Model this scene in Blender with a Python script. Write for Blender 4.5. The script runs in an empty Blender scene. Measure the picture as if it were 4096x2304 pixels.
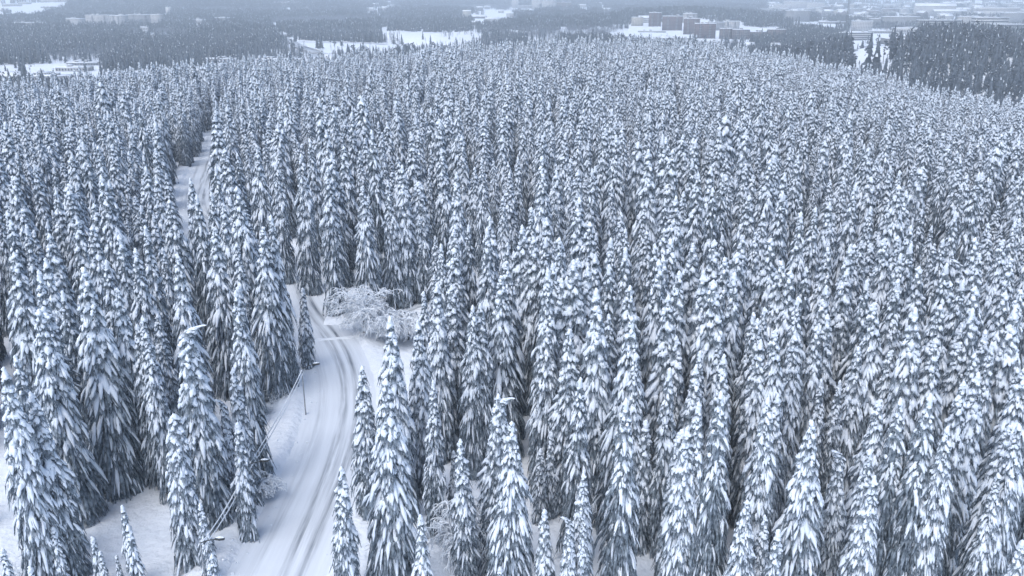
import bpy, math, random
import numpy as np
from mathutils import Vector, Matrix

R = math.radians
rng = np.random.default_rng(7)
random.seed(7)
scn = bpy.context.scene
col = scn.collection

# ------------------------------------------------------------------ camera, sky, sun, exposure
CAMZ = 48.0
PITCH = R(19.3)
FPX = 3500.0                                   # focal length in pixels of the 4096 px photograph
cam_d = bpy.data.cameras.new('camera')
cam_d.sensor_width = 36.0
cam_d.lens = 36.0 * FPX / 4096.0
cam_d.clip_start = 0.5
cam_d.clip_end = 40000.0
cam = bpy.data.objects.new('camera', cam_d)
cam.location = (0, 0, CAMZ)
cam.rotation_euler = (R(90) - PITCH, 0, 0)
col.objects.link(cam)
scn.camera = cam

SUN_EL, SUN_ROT = R(58), R(215)                # behind the camera, a little to the left
world = bpy.data.worlds.new('World')
scn.world = world
world.use_nodes = True
wn = world.node_tree.nodes
wl = world.node_tree.links
wn.clear()
sky = wn.new('ShaderNodeTexSky')
sky.sky_type = 'NISHITA'
sky.sun_disc = False
sky.sun_elevation = SUN_EL
sky.sun_rotation = SUN_ROT
sky.air_density = 1.0
sky.dust_density = 2.0
sky.ozone_density = 0.4
bg = wn.new('ShaderNodeBackground')
bg.inputs['Strength'].default_value = 0.15
wo = wn.new('ShaderNodeOutputWorld')
wl.new(sky.outputs[0], bg.inputs[0])
wl.new(bg.outputs[0], wo.inputs[0])

sun_d = bpy.data.lights.new('sun', 'SUN')
sun_d.energy = 1.25
sun_d.angle = R(50)
sun_d.color = (0.94, 0.975, 1.0)
sun = bpy.data.objects.new('sun', sun_d)
col.objects.link(sun)
# sky rotation is measured clockwise from +Y, seen from above
sdir = Vector((math.sin(SUN_ROT) * math.cos(SUN_EL), math.cos(SUN_ROT) * math.cos(SUN_EL), math.sin(SUN_EL)))
sun.rotation_euler = sdir.to_track_quat('Z', 'Y').to_euler()

scn.view_settings.view_transform = 'Standard'
scn.view_settings.look = 'None'
scn.view_settings.gamma = 1.0
scn.view_settings.use_curve_mapping = False
scn.view_settings.exposure = 0.52
scn.render.engine = 'CYCLES'
cy = scn.cycles
cy.use_denoising = True
cy.max_bounces = 6
cy.diffuse_bounces = 3
cy.glossy_bounces = 1
cy.transmission_bounces = 1
cy.volume_bounces = 1
cy.caustics_reflective = False
cy.caustics_refractive = False

# ------------------------------------------------------------------ pixel <-> world helpers (photograph pixels)
CP, SP = math.cos(PITCH), math.sin(PITCH)

def ray(u, v):
    X = (u - 2048) / FPX
    Y = (1152 - v) / FPX
    return np.array([X, CP + Y * SP, -SP + Y * CP])

def project(x, y, z):
    x = np.asarray(x, float); y = np.asarray(y, float); z = np.asarray(z, float) - CAMZ
    depth = y * CP - z * SP
    Y = (y * SP + z * CP) / depth
    return 2048 + FPX * x / depth, 1152 - FPX * Y

# ------------------------------------------------------------------ value noise
def _hash(ix, iy, s):
    h = (ix.astype(np.int64) * 374761393 + iy.astype(np.int64) * 668265263 + s * 982451653) & 0x7fffffff
    h = ((h ^ (h >> 13)) * 1274126177) & 0x7fffffff
    return ((h ^ (h >> 16)) & 0xffff) / 65535.0

def noise2(x, y, s=0):
    x = np.asarray(x, float); y = np.asarray(y, float)
    ix = np.floor(x); iy = np.floor(y)
    fx = x - ix; fy = y - iy
    fx = fx * fx * (3 - 2 * fx); fy = fy * fy * (3 - 2 * fy)
    a = _hash(ix, iy, s); b = _hash(ix + 1, iy, s); c = _hash(ix, iy + 1, s); d = _hash(ix + 1, iy + 1, s)
    return (a + (b - a) * fx) * (1 - fy) + (c + (d - c) * fx) * fy - 0.5

# ------------------------------------------------------------------ terrain
PLAIN = -58.0
BROW_PX = [(-700, 430, 420), (0, 372, 450), (300, 335, 470), (700, 285, 490), (1000, 262, 520), (1300, 247, 545), (1600, 226, 570), (1900, 196, 600),
           (2300, 176, 620), (2600, 178, 610), (2900, 205, 590), (3200, 250, 560), (3500, 325, 530), (3800, 400, 500),
           (4096, 465, 480), (4800, 600, 450)]
_ba, _bd, _bz = [], [], []
for (u, v, d) in BROW_PX:
    r_ = ray(u, v)
    t = d / r_[1]
    _ba.append(t * r_[0] / d); _bd.append(d); _bz.append(CAMZ + t * r_[2] - 19.0)

def smooth(t):
    t = np.clip(t, 0, 1)
    return t * t * (3 - 2 * t)

def terrain(x, y):
    x = np.asarray(x, float); y = np.asarray(y, float)
    yy = np.maximum(y, 25.0)
    a = x / yy
    B = np.interp(a, _ba, _bd)
    zb = np.interp(a, _ba, _bz)
    # keep the hill from growing sideways behind the camera
    s = np.clip(y / B, 0, 1.0)
    zh = zb * s ** 1.6
    zh = np.maximum(zh - 0.02 * np.maximum(np.abs(x) - 400, 0), PLAIN)
    drop = smooth((y - B) / 210.0)
    plain = PLAIN + 3.0 * noise2(x / 400, y / 400, 3)
    # wooded rise at the right, beyond the dip
    plain = plain + 47 * np.exp(-((x - 470) / 190) ** 2 - ((y - 960) / 170) ** 2)
    # low rise behind the lake and wooded ridge behind the brick blocks
    plain = plain + 22 * np.exp(-((x - 480) / 260) ** 2 - ((y - 2500) / 300) ** 2)
    plain = plain + 34 * np.exp(-((x + 1500) / 800) ** 2 - ((y - 3900) / 700) ** 2)
    z = zh * (1 - drop) + plain * drop
    near = 1 - smooth((y - 900) / 400)
    z = z + near * (0.9 * noise2(x / 14, y / 14, 5) + 0.35 * noise2(x / 4.5, y / 4.5, 6))
    return z

def tz(x, y):
    return float(terrain(x, y))

def hit(u, v, h=0.0, dmin=20.0):
    """the point where the ray through photo pixel (u, v) comes down to h metres above the ground"""
    r_ = ray(u, v)
    ts = np.geomspace(dmin, 9000, 700)
    zz = CAMZ + ts * r_[2] - terrain(ts * r_[0], ts * r_[1]) - h
    k = np.argmax(zz < 0)
    if zz[k] >= 0:
        t = ts[-1]
    elif k == 0:
        t = ts[0]
    else:
        t = ts[k - 1] + (ts[k] - ts[k - 1]) * zz[k - 1] / (zz[k - 1] - zz[k])
    x, y = t * r_[0], t * r_[1]
    return np.array([x, y, tz(x, y)])

D2S = 4096 / 2576.0

def polys(lst):
    return [np.array(p, float) * D2S for p in lst]

def inside(poly, u, v):
    u = np.asarray(u, float); v = np.asarray(v, float)
    c = np.zeros(u.shape, bool)
    n = len(poly)
    for i in range(n):
        x0, y0 = poly[i]; x1, y1 = poly[(i + 1) % n]
        if y0 == y1:
            continue
        cond = ((y0 > v) != (y1 > v)) & (u < (x1 - x0) * (v - y0) / (y1 - y0) + x0)
        c ^= cond
    return c

# ------------------------------------------------------------------ materials
def material(name, rough=0.9):
    m = bpy.data.materials.new(name)
    m.use_nodes = True
    nt = m.node_tree
    p = nt.nodes['Principled BSDF']
    p.inputs['Roughness'].default_value = rough
    p.inputs['Specular IOR Level'].default_value = 0.15
    return m, nt, p

def mix_noise(nt, scale, c0, c1, lo=0.35, hi=0.65, detail=4, coord='Object', dist=0.0):
    tc = nt.nodes.new('ShaderNodeTexCoord')
    n = nt.nodes.new('ShaderNodeTexNoise')
    n.inputs['Scale'].default_value = scale
    n.inputs['Detail'].default_value = detail
    n.inputs['Distortion'].default_value = dist
    nt.links.new(tc.outputs[coord], n.inputs['Vector'])
    r = nt.nodes.new('ShaderNodeValToRGB')
    r.color_ramp.elements[0].position = lo
    r.color_ramp.elements[1].position = hi
    r.color_ramp.elements[0].color = (*c0, 1)
    r.color_ramp.elements[1].color = (*c1, 1)
    nt.links.new(n.outputs['Fac'], r.inputs['Fac'])
    return r, n, tc

def noise_mat(name, scale, c0, c1, lo=0.35, hi=0.65, rough=0.9, bump=0.0, bscale=None, detail=4, bdist=0.1):
    m, nt, p = material(name, rough)
    r, n, tc = mix_noise(nt, scale, c0, c1, lo, hi, detail)
    nt.links.new(r.outputs[0], p.inputs['Base Color'])
    if bump:
        b = nt.nodes.new('ShaderNodeBump')
        b.inputs['Strength'].default_value = bump
        b.inputs['Distance'].default_value = bdist
        n2 = nt.nodes.new('ShaderNodeTexNoise')
        n2.inputs['Scale'].default_value = bscale or scale
        n2.inputs['Detail'].default_value = 5
        nt.links.new(tc.outputs['Object'], n2.inputs['Vector'])
        nt.links.new(n2.outputs['Fac'], b.inputs['Height'])
        nt.links.new(b.outputs[0], p.inputs['Normal'])
    return m

M = {}
M['snow'] = noise_mat('settled_snow', 0.25, (0.74, 0.79, 0.86), (0.80, 0.85, 0.91), bump=0.8, bscale=1.1, bdist=0.4)
M['tree_snow'] = noise_mat('clinging_snow', 1.2, (0.72, 0.79, 0.88), (0.82, 0.87, 0.93), bump=0.6, bscale=5.0, bdist=0.12)
M['needles'] = noise_mat('frosted_needles', 2.2, (0.085, 0.110, 0.135), (0.36, 0.42, 0.48), 0.36, 0.72)
M['needles_dark'] = noise_mat('dark_needles', 0.25, (0.050, 0.064, 0.080), (0.20, 0.235, 0.28), 0.4, 0.8)
M['bark'] = noise_mat('spruce_bark', 3.0, (0.045, 0.045, 0.05), (0.10, 0.10, 0.11), bump=0.4, bscale=9)
M['twig'] = noise_mat('bare_twigs', 0.5, (0.10, 0.11, 0.13), (0.26, 0.29, 0.34))
M['frost'] = noise_mat('hoarfrost', 2.0, (0.70, 0.76, 0.83), (0.86, 0.90, 0.94))
M['roof_snow'] = noise_mat('roof_snow', 0.15, (0.76, 0.80, 0.86), (0.86, 0.89, 0.93))
M['plaster'] = noise_mat('pale_plaster', 0.08, (0.42, 0.42, 0.43), (0.52, 0.52, 0.52))
M['plaster_grey'] = noise_mat('grey_plaster', 0.08, (0.24, 0.25, 0.27), (0.32, 0.33, 0.35))
M['brick'] = noise_mat('dark_red_brick', 0.2, (0.13, 0.10, 0.105), (0.18, 0.14, 0.145))
M['brick_brown'] = noise_mat('brown_cladding', 0.2, (0.13, 0.12, 0.13), (0.19, 0.17, 0.18))
M['wood_yellow'] = noise_mat('pale_painted_boards', 0.3, (0.45, 0.43, 0.38), (0.52, 0.50, 0.45))
M['glass'] = material('window_glass', 0.25)[0]
M['glass'].node_tree.nodes['Principled BSDF'].inputs['Base Color'].default_value = (0.05, 0.06, 0.08, 1)
M['steel'] = noise_mat('galvanised_steel', 5.0, (0.25, 0.27, 0.29), (0.36, 0.38, 0.40), rough=0.5)
M['dark_metal'] = noise_mat('dark_painted_metal', 5.0, (0.04, 0.045, 0.05), (0.08, 0.085, 0.09), rough=0.5)
M['asphalt'] = noise_mat('salted_asphalt', 0.1, (0.22, 0.24, 0.27), (0.45, 0.48, 0.53))
M['concrete'] = noise_mat('concrete', 0.3, (0.26, 0.27, 0.29), (0.34, 0.35, 0.37))

# packed snow of the road: across-road coordinate in the 'across' attribute (metres), along in 'along'
def road_material():
    m, nt, p = material('packed_road_snow', 0.7)
    L = nt.links
    at = nt.nodes.new('ShaderNodeAttribute'); at.attribute_name = 'roadco'
    mp = nt.nodes.new('ShaderNodeMapping'); mp.inputs['Scale'].default_value = (1.7, 0.06, 1)
    L.new(at.outputs['Vector'], mp.inputs['Vector'])
    streak = nt.nodes.new('ShaderNodeTexNoise'); streak.inputs['Scale'].default_value = 1.0
    streak.inputs['Detail'].default_value = 5; streak.inputs['Roughness'].default_value = 0.6
    L.new(mp.outputs[0], streak.inputs['Vector'])
    sep = nt.nodes.new('ShaderNodeSeparateXYZ'); L.new(at.outputs['Vector'], sep.inputs[0])
    def bell(c, w):
        s = nt.nodes.new('ShaderNodeMath'); s.operation = 'SUBTRACT'; s.inputs[1].default_value = c
        L.new(sep.outputs[0], s.inputs[0])
        d = nt.nodes.new('ShaderNodeMath'); d.operation = 'DIVIDE'; d.inputs[1].default_value = w
        L.new(s.outputs[0], d.inputs[0])
        q = nt.nodes.new('ShaderNodeMath'); q.operation = 'MULTIPLY'
        L.new(d.outputs[0], q.inputs[0]); L.new(d.outputs[0], q.inputs[1])
        n = nt.nodes.new('ShaderNodeMath'); n.operation = 'MULTIPLY'; n.inputs[1].default_value = -1
        L.new(q.outputs[0], n.inputs[0])
        e = nt.nodes.new('ShaderNodeMath'); e.operation = 'EXPONENT'; L.new(n.outputs[0], e.inputs[0])
        return e
    def add(a, b, op='ADD'):
        s = nt.nodes.new('ShaderNodeMath'); s.operation = op
        L.new(a, s.inputs[0])
        if hasattr(b, 'links'):
            L.new(b, s.inputs[1])
        else:
            s.inputs[1].default_value = b
        return s.outputs[0]
    wear = add(add(bell(0.45, 0.55).outputs[0], bell(2.0, 0.5).outputs[0]), add(bell(-2.2, 0.6).outputs[0], 0.4, 'MULTIPLY'))
    wear = add(wear, 0.14)
    w2 = nt.nodes.new('ShaderNodeTexNoise'); w2.inputs['Scale'].default_value = 0.06; w2.inputs['Detail'].default_value = 4
    L.new(at.outputs['Vector'], w2.inputs['Vector'])
    st = nt.nodes.new('ShaderNodeMapRange')
    st.inputs['From Min'].default_value = 0.34; st.inputs['From Max'].default_value = 0.62
    L.new(streak.outputs['Fac'], st.inputs['Value'])
    w3 = nt.nodes.new('ShaderNodeMapRange')
    w3.inputs['From Min'].default_value = 0.3; w3.inputs['From Max'].default_value = 0.65; w3.inputs['To Min'].default_value = 0.3
    L.new(w2.outputs['Fac'], w3.inputs['Value'])
    fac = add(add(wear, st.outputs[0], 'MULTIPLY'), w3.outputs[0], 'MULTIPLY')
    mx = nt.nodes.new('ShaderNodeMix'); mx.data_type = 'RGBA'; mx.clamp_factor = True
    L.new(fac, mx.inputs['Factor'])
    mx.inputs['A'].default_value = (0.74, 0.79, 0.85, 1)
    mx.inputs['B'].default_value = (0.15, 0.175, 0.21, 1)
    L.new(mx.outputs['Result'], p.inputs['Base Color'])
    b = nt.nodes.new('ShaderNodeBump'); b.inputs['Strength'].default_value = 0.6; b.inputs['Distance'].default_value = 0.08
    L.new(streak.outputs['Fac'], b.inputs['Height']); L.new(b.outputs[0], p.inputs['Normal'])
    return m
M['road'] = road_material()

# ------------------------------------------------------------------ mesh helpers
def mesh_from(name, verts, faces, mats, mat_idx=None, smooth_=False):
    """faces: int array (n,3) or (n,4)"""
    me = bpy.data.meshes.new(name)
    verts = np.asarray(verts, np.float32).reshape(-1, 3)
    fl = faces if isinstance(faces, list) else [faces]
    fl = [np.asarray(f, np.int32) for f in fl if len(f)]
    nl = sum(f.size for f in fl); nf = sum(len(f) for f in fl)
    me.vertices.add(len(verts)); me.vertices.foreach_set('co', verts.ravel())
    me.loops.add(nl); me.polygons.add(nf)
    me.loops.foreach_set('vertex_index', np.concatenate([f.ravel() for f in fl]))
    tot = np.concatenate([np.full(len(f), f.shape[1], np.int32) for f in fl])
    st = np.concatenate([[0], np.cumsum(tot)[:-1]]).astype(np.int32)
    me.polygons.foreach_set('loop_start', st); me.polygons.foreach_set('loop_total', tot)
    if mat_idx is not None:
        me.polygons.foreach_set('material_index', np.asarray(mat_idx, np.int32))
    if smooth_:
        me.polygons.foreach_set('use_smooth', np.ones(nf, bool))
    for m in (mats if isinstance(mats, (list, tuple)) else [mats]):
        me.materials.append(m)
    me.update(calc_edges=True)
    me.validate()
    return me

class Geo:
    """collects quads / tris with a material index"""
    def __init__(s):
        s.v = []; s.f4 = []; s.f3 = []; s.m4 = []; s.m3 = []; s.n = 0
    def add(s, v, f, m=0):
        v = np.asarray(v, float).reshape(-1, 3); f = np.asarray(f, int)
        if len(f) == 0:
            return
        s.v.append(v)
        if f.shape[1] == 4:
            s.f4.append(f + s.n); s.m4.append(np.full(len(f), m))
        else:
            s.f3.append(f + s.n); s.m3.append(np.full(len(f), m))
        s.n += len(v)
    def box(s, x0, x1, y0, y1, z0, z1, m=0):
        v = [(x0, y0, z0), (x1, y0, z0), (x1, y1, z0), (x0, y1, z0), (x0, y0, z1), (x1, y0, z1), (x1, y1, z1), (x0, y1, z1)]
        s.add(v, [(0, 3, 2, 1), (4, 5, 6, 7), (0, 1, 5, 4), (1, 2, 6, 5), (2, 3, 7, 6), (3, 0, 4, 7)], m)
    def tube(s, pts, rad, n=6, m=0, cap=True):
        pts = np.asarray(pts, float); rad = np.broadcast_to(np.asarray(rad, float), (len(pts),))
        t = np.gradient(pts, axis=0); t /= np.linalg.norm(t, axis=1, keepdims=True) + 1e-9
        ref = np.array([0, 0, 1.0]) if abs(t[0][2]) < 0.9 else np.array([1.0, 0, 0])
        a = np.cross(t, ref); a /= np.linalg.norm(a, axis=1, keepdims=True) + 1e-9
        b = np.cross(t, a)
        th = np.arange(n) * 2 * math.pi / n
        v = pts[:, None] + rad[:, None, None] * (a[:, None] * np.cos(th)[None, :, None] + b[:, None] * np.sin(th)[None, :, None])
        f = []
        for i in range(len(pts) - 1):
            for j in range(n):
                k = (j + 1) % n
                f.append((i * n + j, i * n + k, (i + 1) * n + k, (i + 1) * n + j))
        s.add(v, f, m)
        if cap:
            c = len(pts) - 1
            vv = np.concatenate([v[c], [pts[c]]])
            s.add(vv, [(j, (j + 1) % n, n) for j in range(n)], m)
    def merge(s, o, xf=None, mo=0):
        v = np.concatenate(o.v)
        if xf is not None:
            v = xf(v)
        if o.f4:
            f = np.concatenate(o.f4); mm = np.concatenate(o.m4)
        s.v.append(v)
        if o.f4:
            s.f4.append(f + s.n); s.m4.append(mm + mo)
        if o.f3:
            s.f3.append(np.concatenate(o.f3) + s.n); s.m3.append(np.concatenate(o.m3) + mo)
        s.n += len(v)
    def mesh(s, name, mats, smooth_=False):
        fl, mi = [], []
        if s.f4:
            fl.append(np.concatenate(s.f4)); mi.append(np.concatenate(s.m4))
        if s.f3:
            fl.append(np.concatenate(s.f3)); mi.append(np.concatenate(s.m3))
        return mesh_from(name, np.concatenate(s.v), fl, mats, np.concatenate(mi), smooth_)

def link(name, data, parent=None, loc=None, rot=None, scale=None, **props):
    o = bpy.data.objects.new(name, data)
    if loc is not None: o.location = loc
    if rot is not None: o.rotation_euler = rot
    if scale is not None: o.scale = scale
    if parent is not None: o.parent = parent
    for k, v in props.items():
        if v is not None:
            o[k] = v
    col.objects.link(o)
    return o

# ------------------------------------------------------------------ roads on the hill (from the photograph, dropped on the terrain)
def px_path(lst, step=1.5):
    P = np.array([hit(x * D2S, y * D2S)[:2] for x, y in lst])
    # Catmull-Rom through the points
    Q = np.vstack([2 * P[0] - P[1], P, 2 * P[-1] - P[-2]])
    out = []
    for i in range(1, len(Q) - 2):
        p0, p1, p2, p3 = Q[i - 1:i + 3]
        n = max(2, int(np.linalg.norm(p2 - p1) / 0.5))
        t = np.linspace(0, 1, n, endpoint=False)[:, None]
        out.append(0.5 * ((2 * p1) + (-p0 + p2) * t + (2 * p0 - 5 * p1 + 4 * p2 - p3) * t ** 2 + (-p0 + 3 * p1 - 3 * p2 + p3) * t ** 3))
    out = np.vstack(out + [P[-1:]])
    s = np.concatenate([[0], np.cumsum(np.linalg.norm(np.diff(out, axis=0), axis=1))])
    m = np.arange(0, s[-1], step)
    return np.stack([np.interp(m, s, out[:, 0]), np.interp(m, s, out[:, 1])], 1)

main_path = px_path([(630, 1600), (697, 1449), (757, 1320), (812, 1200), (848, 1090), (862, 1000), (852, 930), (828, 872), (794, 825), (757, 778), (735, 725), (722, 672), (700, 640)])
ext = px_path([(700, 640), (640, 600), (560, 572), (500, 540), (490, 500), (512, 430), (533, 372), (545, 330)])
main_path = np.vstack([main_path, ext[2:]])
# soften the joint
for _ in range(30):
    main_path[1:-1] = 0.5 * main_path[1:-1] + 0.25 * (main_path[2:] + main_path[:-2])
side_path = px_path([(806, 838), (862, 835), (925, 818), (985, 790), (1040, 765), (1090, 752), (1180, 742), (1300, 735)])

def path_dist(path, x, y):
    x = np.asarray(x, float).ravel(); y = np.asarray(y, float).ravel()
    out = np.full(x.shape, 1e9)
    P = path[::2]
    for i in range(0, len(x), 4000):
        d = (x[i:i + 4000, None] - P[None, :, 0]) ** 2 + (y[i:i + 4000, None] - P[None, :, 1]) ** 2
        out[i:i + 4000] = np.sqrt(d.min(1))
    return out

def strip(path, offs, zfun):
    t = np.gradient(path, axis=0); t /= np.linalg.norm(t, axis=1, keepdims=True)
    nrm = np.stack([t[:, 1], -t[:, 0]], 1)
    P = path[:, None] + nrm[:, None] * offs[None, :, None]
    base = terrain_smooth(path)
    Z = base[:, None] + zfun(offs)[None, :]
    V = np.dstack([P, Z])
    n, m = len(path), len(offs)
    i = np.arange(n - 1)[:, None] * m + np.arange(m - 1)[None, :]
    F = np.stack([i, i + 1, i + m + 1, i + m], -1).reshape(-1, 4)
    return V, F

def terrain_smooth(path):
    z = terrain(path[:, 0], path[:, 1])
    k = np.ones(9) / 9
    zp = np.pad(z, 4, mode='edge')
    return np.convolve(zp, k, 'valid') + 0.15

def road_strip(path, half, name, label, bank=True):
    offs = np.linspace(-half, half, 17)
    V, F = strip(path, offs, lambda o: 0.05 - 0.0 * o)
    V[..., 2] += 0.03 * noise2(V[..., 0] * 1.2, V[..., 1] * 1.2, 9)
    me = mesh_from(name, V, F[:, ::-1], M['road'], smooth_=True)
    at = me.attributes.new('roadco', 'FLOAT_VECTOR', 'POINT')
    co = np.zeros((len(path), len(offs), 3), np.float32)
    co[..., 0] = offs[None]; co[..., 1] = (np.arange(len(path)) * 1.5)[:, None]
    at.data.foreach_set('vector', co.ravel())
    link(name, me, kind='structure', label=label)
    if bank:
        for sg in (-1, 1):
            offs = sg * np.array([half - 0.15, half + 0.15, half + 0.5, half + 0.9, half + 1.4, half + 2.1, half + 3.0, half + 4.2])
            V, F = strip(path, offs, lambda o: np.interp(np.abs(o), half + np.array([-0.15, 0.15, 0.5, 0.9, 1.4, 2.1, 3.0, 4.2]), [0.03, 0.12, 0.38, 0.5, 0.5, 0.42, 0.3, -0.25]))
            V[:, 1:-1, 2] += 0.35 * noise2(V[:, 1:-1, 0] / 1.3, V[:, 1:-1, 1] / 1.3, 12) + 0.2 * noise2(V[:, 1:-1, 0] / 0.6, V[:, 1:-1, 1] / 0.6, 13)
            V[:, -1, 2] = terrain(V[:, -1, 0], V[:, -1, 1]) - 0.25
            me = mesh_from('snow_bank', V, F if sg < 0 else F[:, ::-1], M['snow'], smooth_=True)
            link('snow_bank', me, kind='structure')

# ------------------------------------------------------------------ the ground, one sheet to the horizon
def axis(segs):
    out = [segs[0][0]]
    for a, b, n in segs:
        out += list(np.linspace(a, b, n + 1)[1:])
    return np.array(out)
gx = np.concatenate([-np.geomspace(150, 9000, 60)[::-1][:-1], np.linspace(-150, 150, 181), np.geomspace(150, 9000, 60)[1:]])
gy = np.concatenate([[-400, -200, -80, -20, 10], np.linspace(30, 240, 127), np.geomspace(243, 9500, 190)])
GX, GY = np.meshgrid(gx, gy)
GZ = terrain(GX, GY)
near = (GY < 900) & (np.abs(GX) < 500)
dm = np.full(GX.shape, 99.0); ds = np.full(GX.shape, 99.0)
dm[near] = path_dist(main_path, GX[near], GY[near]); ds[near] = path_dist(side_path, GX[near], GY[near])
GZ -= 0.75 * (1 - smooth((dm - 6.2) / 2.5)) + 0.75 * (1 - smooth((ds - 4.5) / 2.5)) * (dm > 6)
n0, n1 = GX.shape
ii = np.arange(n0 - 1)[:, None] * n1 + np.arange(n1 - 1)[None, :]
GF = np.stack([ii, ii + 1, ii + n1 + 1, ii + n1], -1).reshape(-1, 4)
link('ground', mesh_from('ground', np.dstack([GX, GY, GZ]), GF, M['snow'], smooth_=True), kind='structure')
road_strip(main_path, 4.4, 'road', 'packed snow road curving up through the spruce forest')
road_strip(side_path, 2.6, 'side_road', 'untracked side road leaving the bend to the right')

# ------------------------------------------------------------------ SPRUCES
def fingers(P0, az, L, ph0, ph1, W, K=5, S=5, flat=0.62, lump=0.3, tipr=0.25, jit=0.14, r=rng, bulge=True):
    """lumpy tapering bodies that start at P0, run along azimuth az and droop from pitch ph0 to ph1"""
    F = len(az)
    s = np.linspace(0, 1, K)
    ph = ph0[:, None] + (ph1 - ph0)[:, None] * s[None]
    ds = L[:, None] / (K - 1)
    hr = np.cumsum(np.cos(ph) * ds, 1) - np.cos(ph[:, :1]) * ds
    hz = np.cumsum(np.sin(ph) * ds, 1) - np.sin(ph[:, :1]) * ds
    d = np.stack([np.cos(az), np.sin(az)], 1)
    C = np.empty((F, K, 3))
    C[..., :2] = P0[:, None, :2] + d[:, None] * hr[..., None]
    C[..., 2] = P0[:, None, 2] + hz
    prof = np.interp(s, [0, 0.25, 0.7, 1.0], [0.45, 0.9, 1.0, tipr])
    lum = 1 + lump * np.sin(2 * math.pi * (s[None] * r.uniform(1.2, 2.4, (F, 1)) + r.random((F, 1))))
    rad = W[:, None] * prof[None] * lum
    side = np.stack([-d[:, 1], d[:, 0], np.zeros(F)], 1)
    upv = np.stack([-np.sin(ph) * d[:, None, 0], -np.sin(ph) * d[:, None, 1], np.cos(ph)], -1)
    th = (np.arange(S) / S * 2 * math.pi)[None, None] + r.random((F, 1, 1)) * 1.2
    rr = rad[..., None] * (1 + jit * r.normal(size=(F, K, S)))
    V = C[:, :, None] + rr[..., None] * (side[:, None, None] * np.cos(th)[..., None] + upv[:, :, None] * (flat * np.sin(th))[..., None])
    # close the tip
    V = V.reshape(F, K * S, 3)
    tip = C[:, -1] + (C[:, -1] - C[:, -2]) * 0.25
    V = np.concatenate([V, tip[:, None]], 1)
    i = np.arange(K - 1)[:, None] * S; j = np.arange(S)[None]
    q = np.stack([i + j, i + (j + 1) % S, i + S + (j + 1) % S, i + S + j], -1).reshape(-1, 4)
    tri = np.stack([(K - 1) * S + np.arange(S), (K - 1) * S + (np.arange(S) + 1) % S, np.full(S, K * S)], -1)
    off = (np.arange(F) * (K * S + 1))[:, None, None]
    return V.reshape(-1, 3), (q[None] + off).reshape(-1, 4), (tri[None] + off).reshape(-1, 3), C

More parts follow.
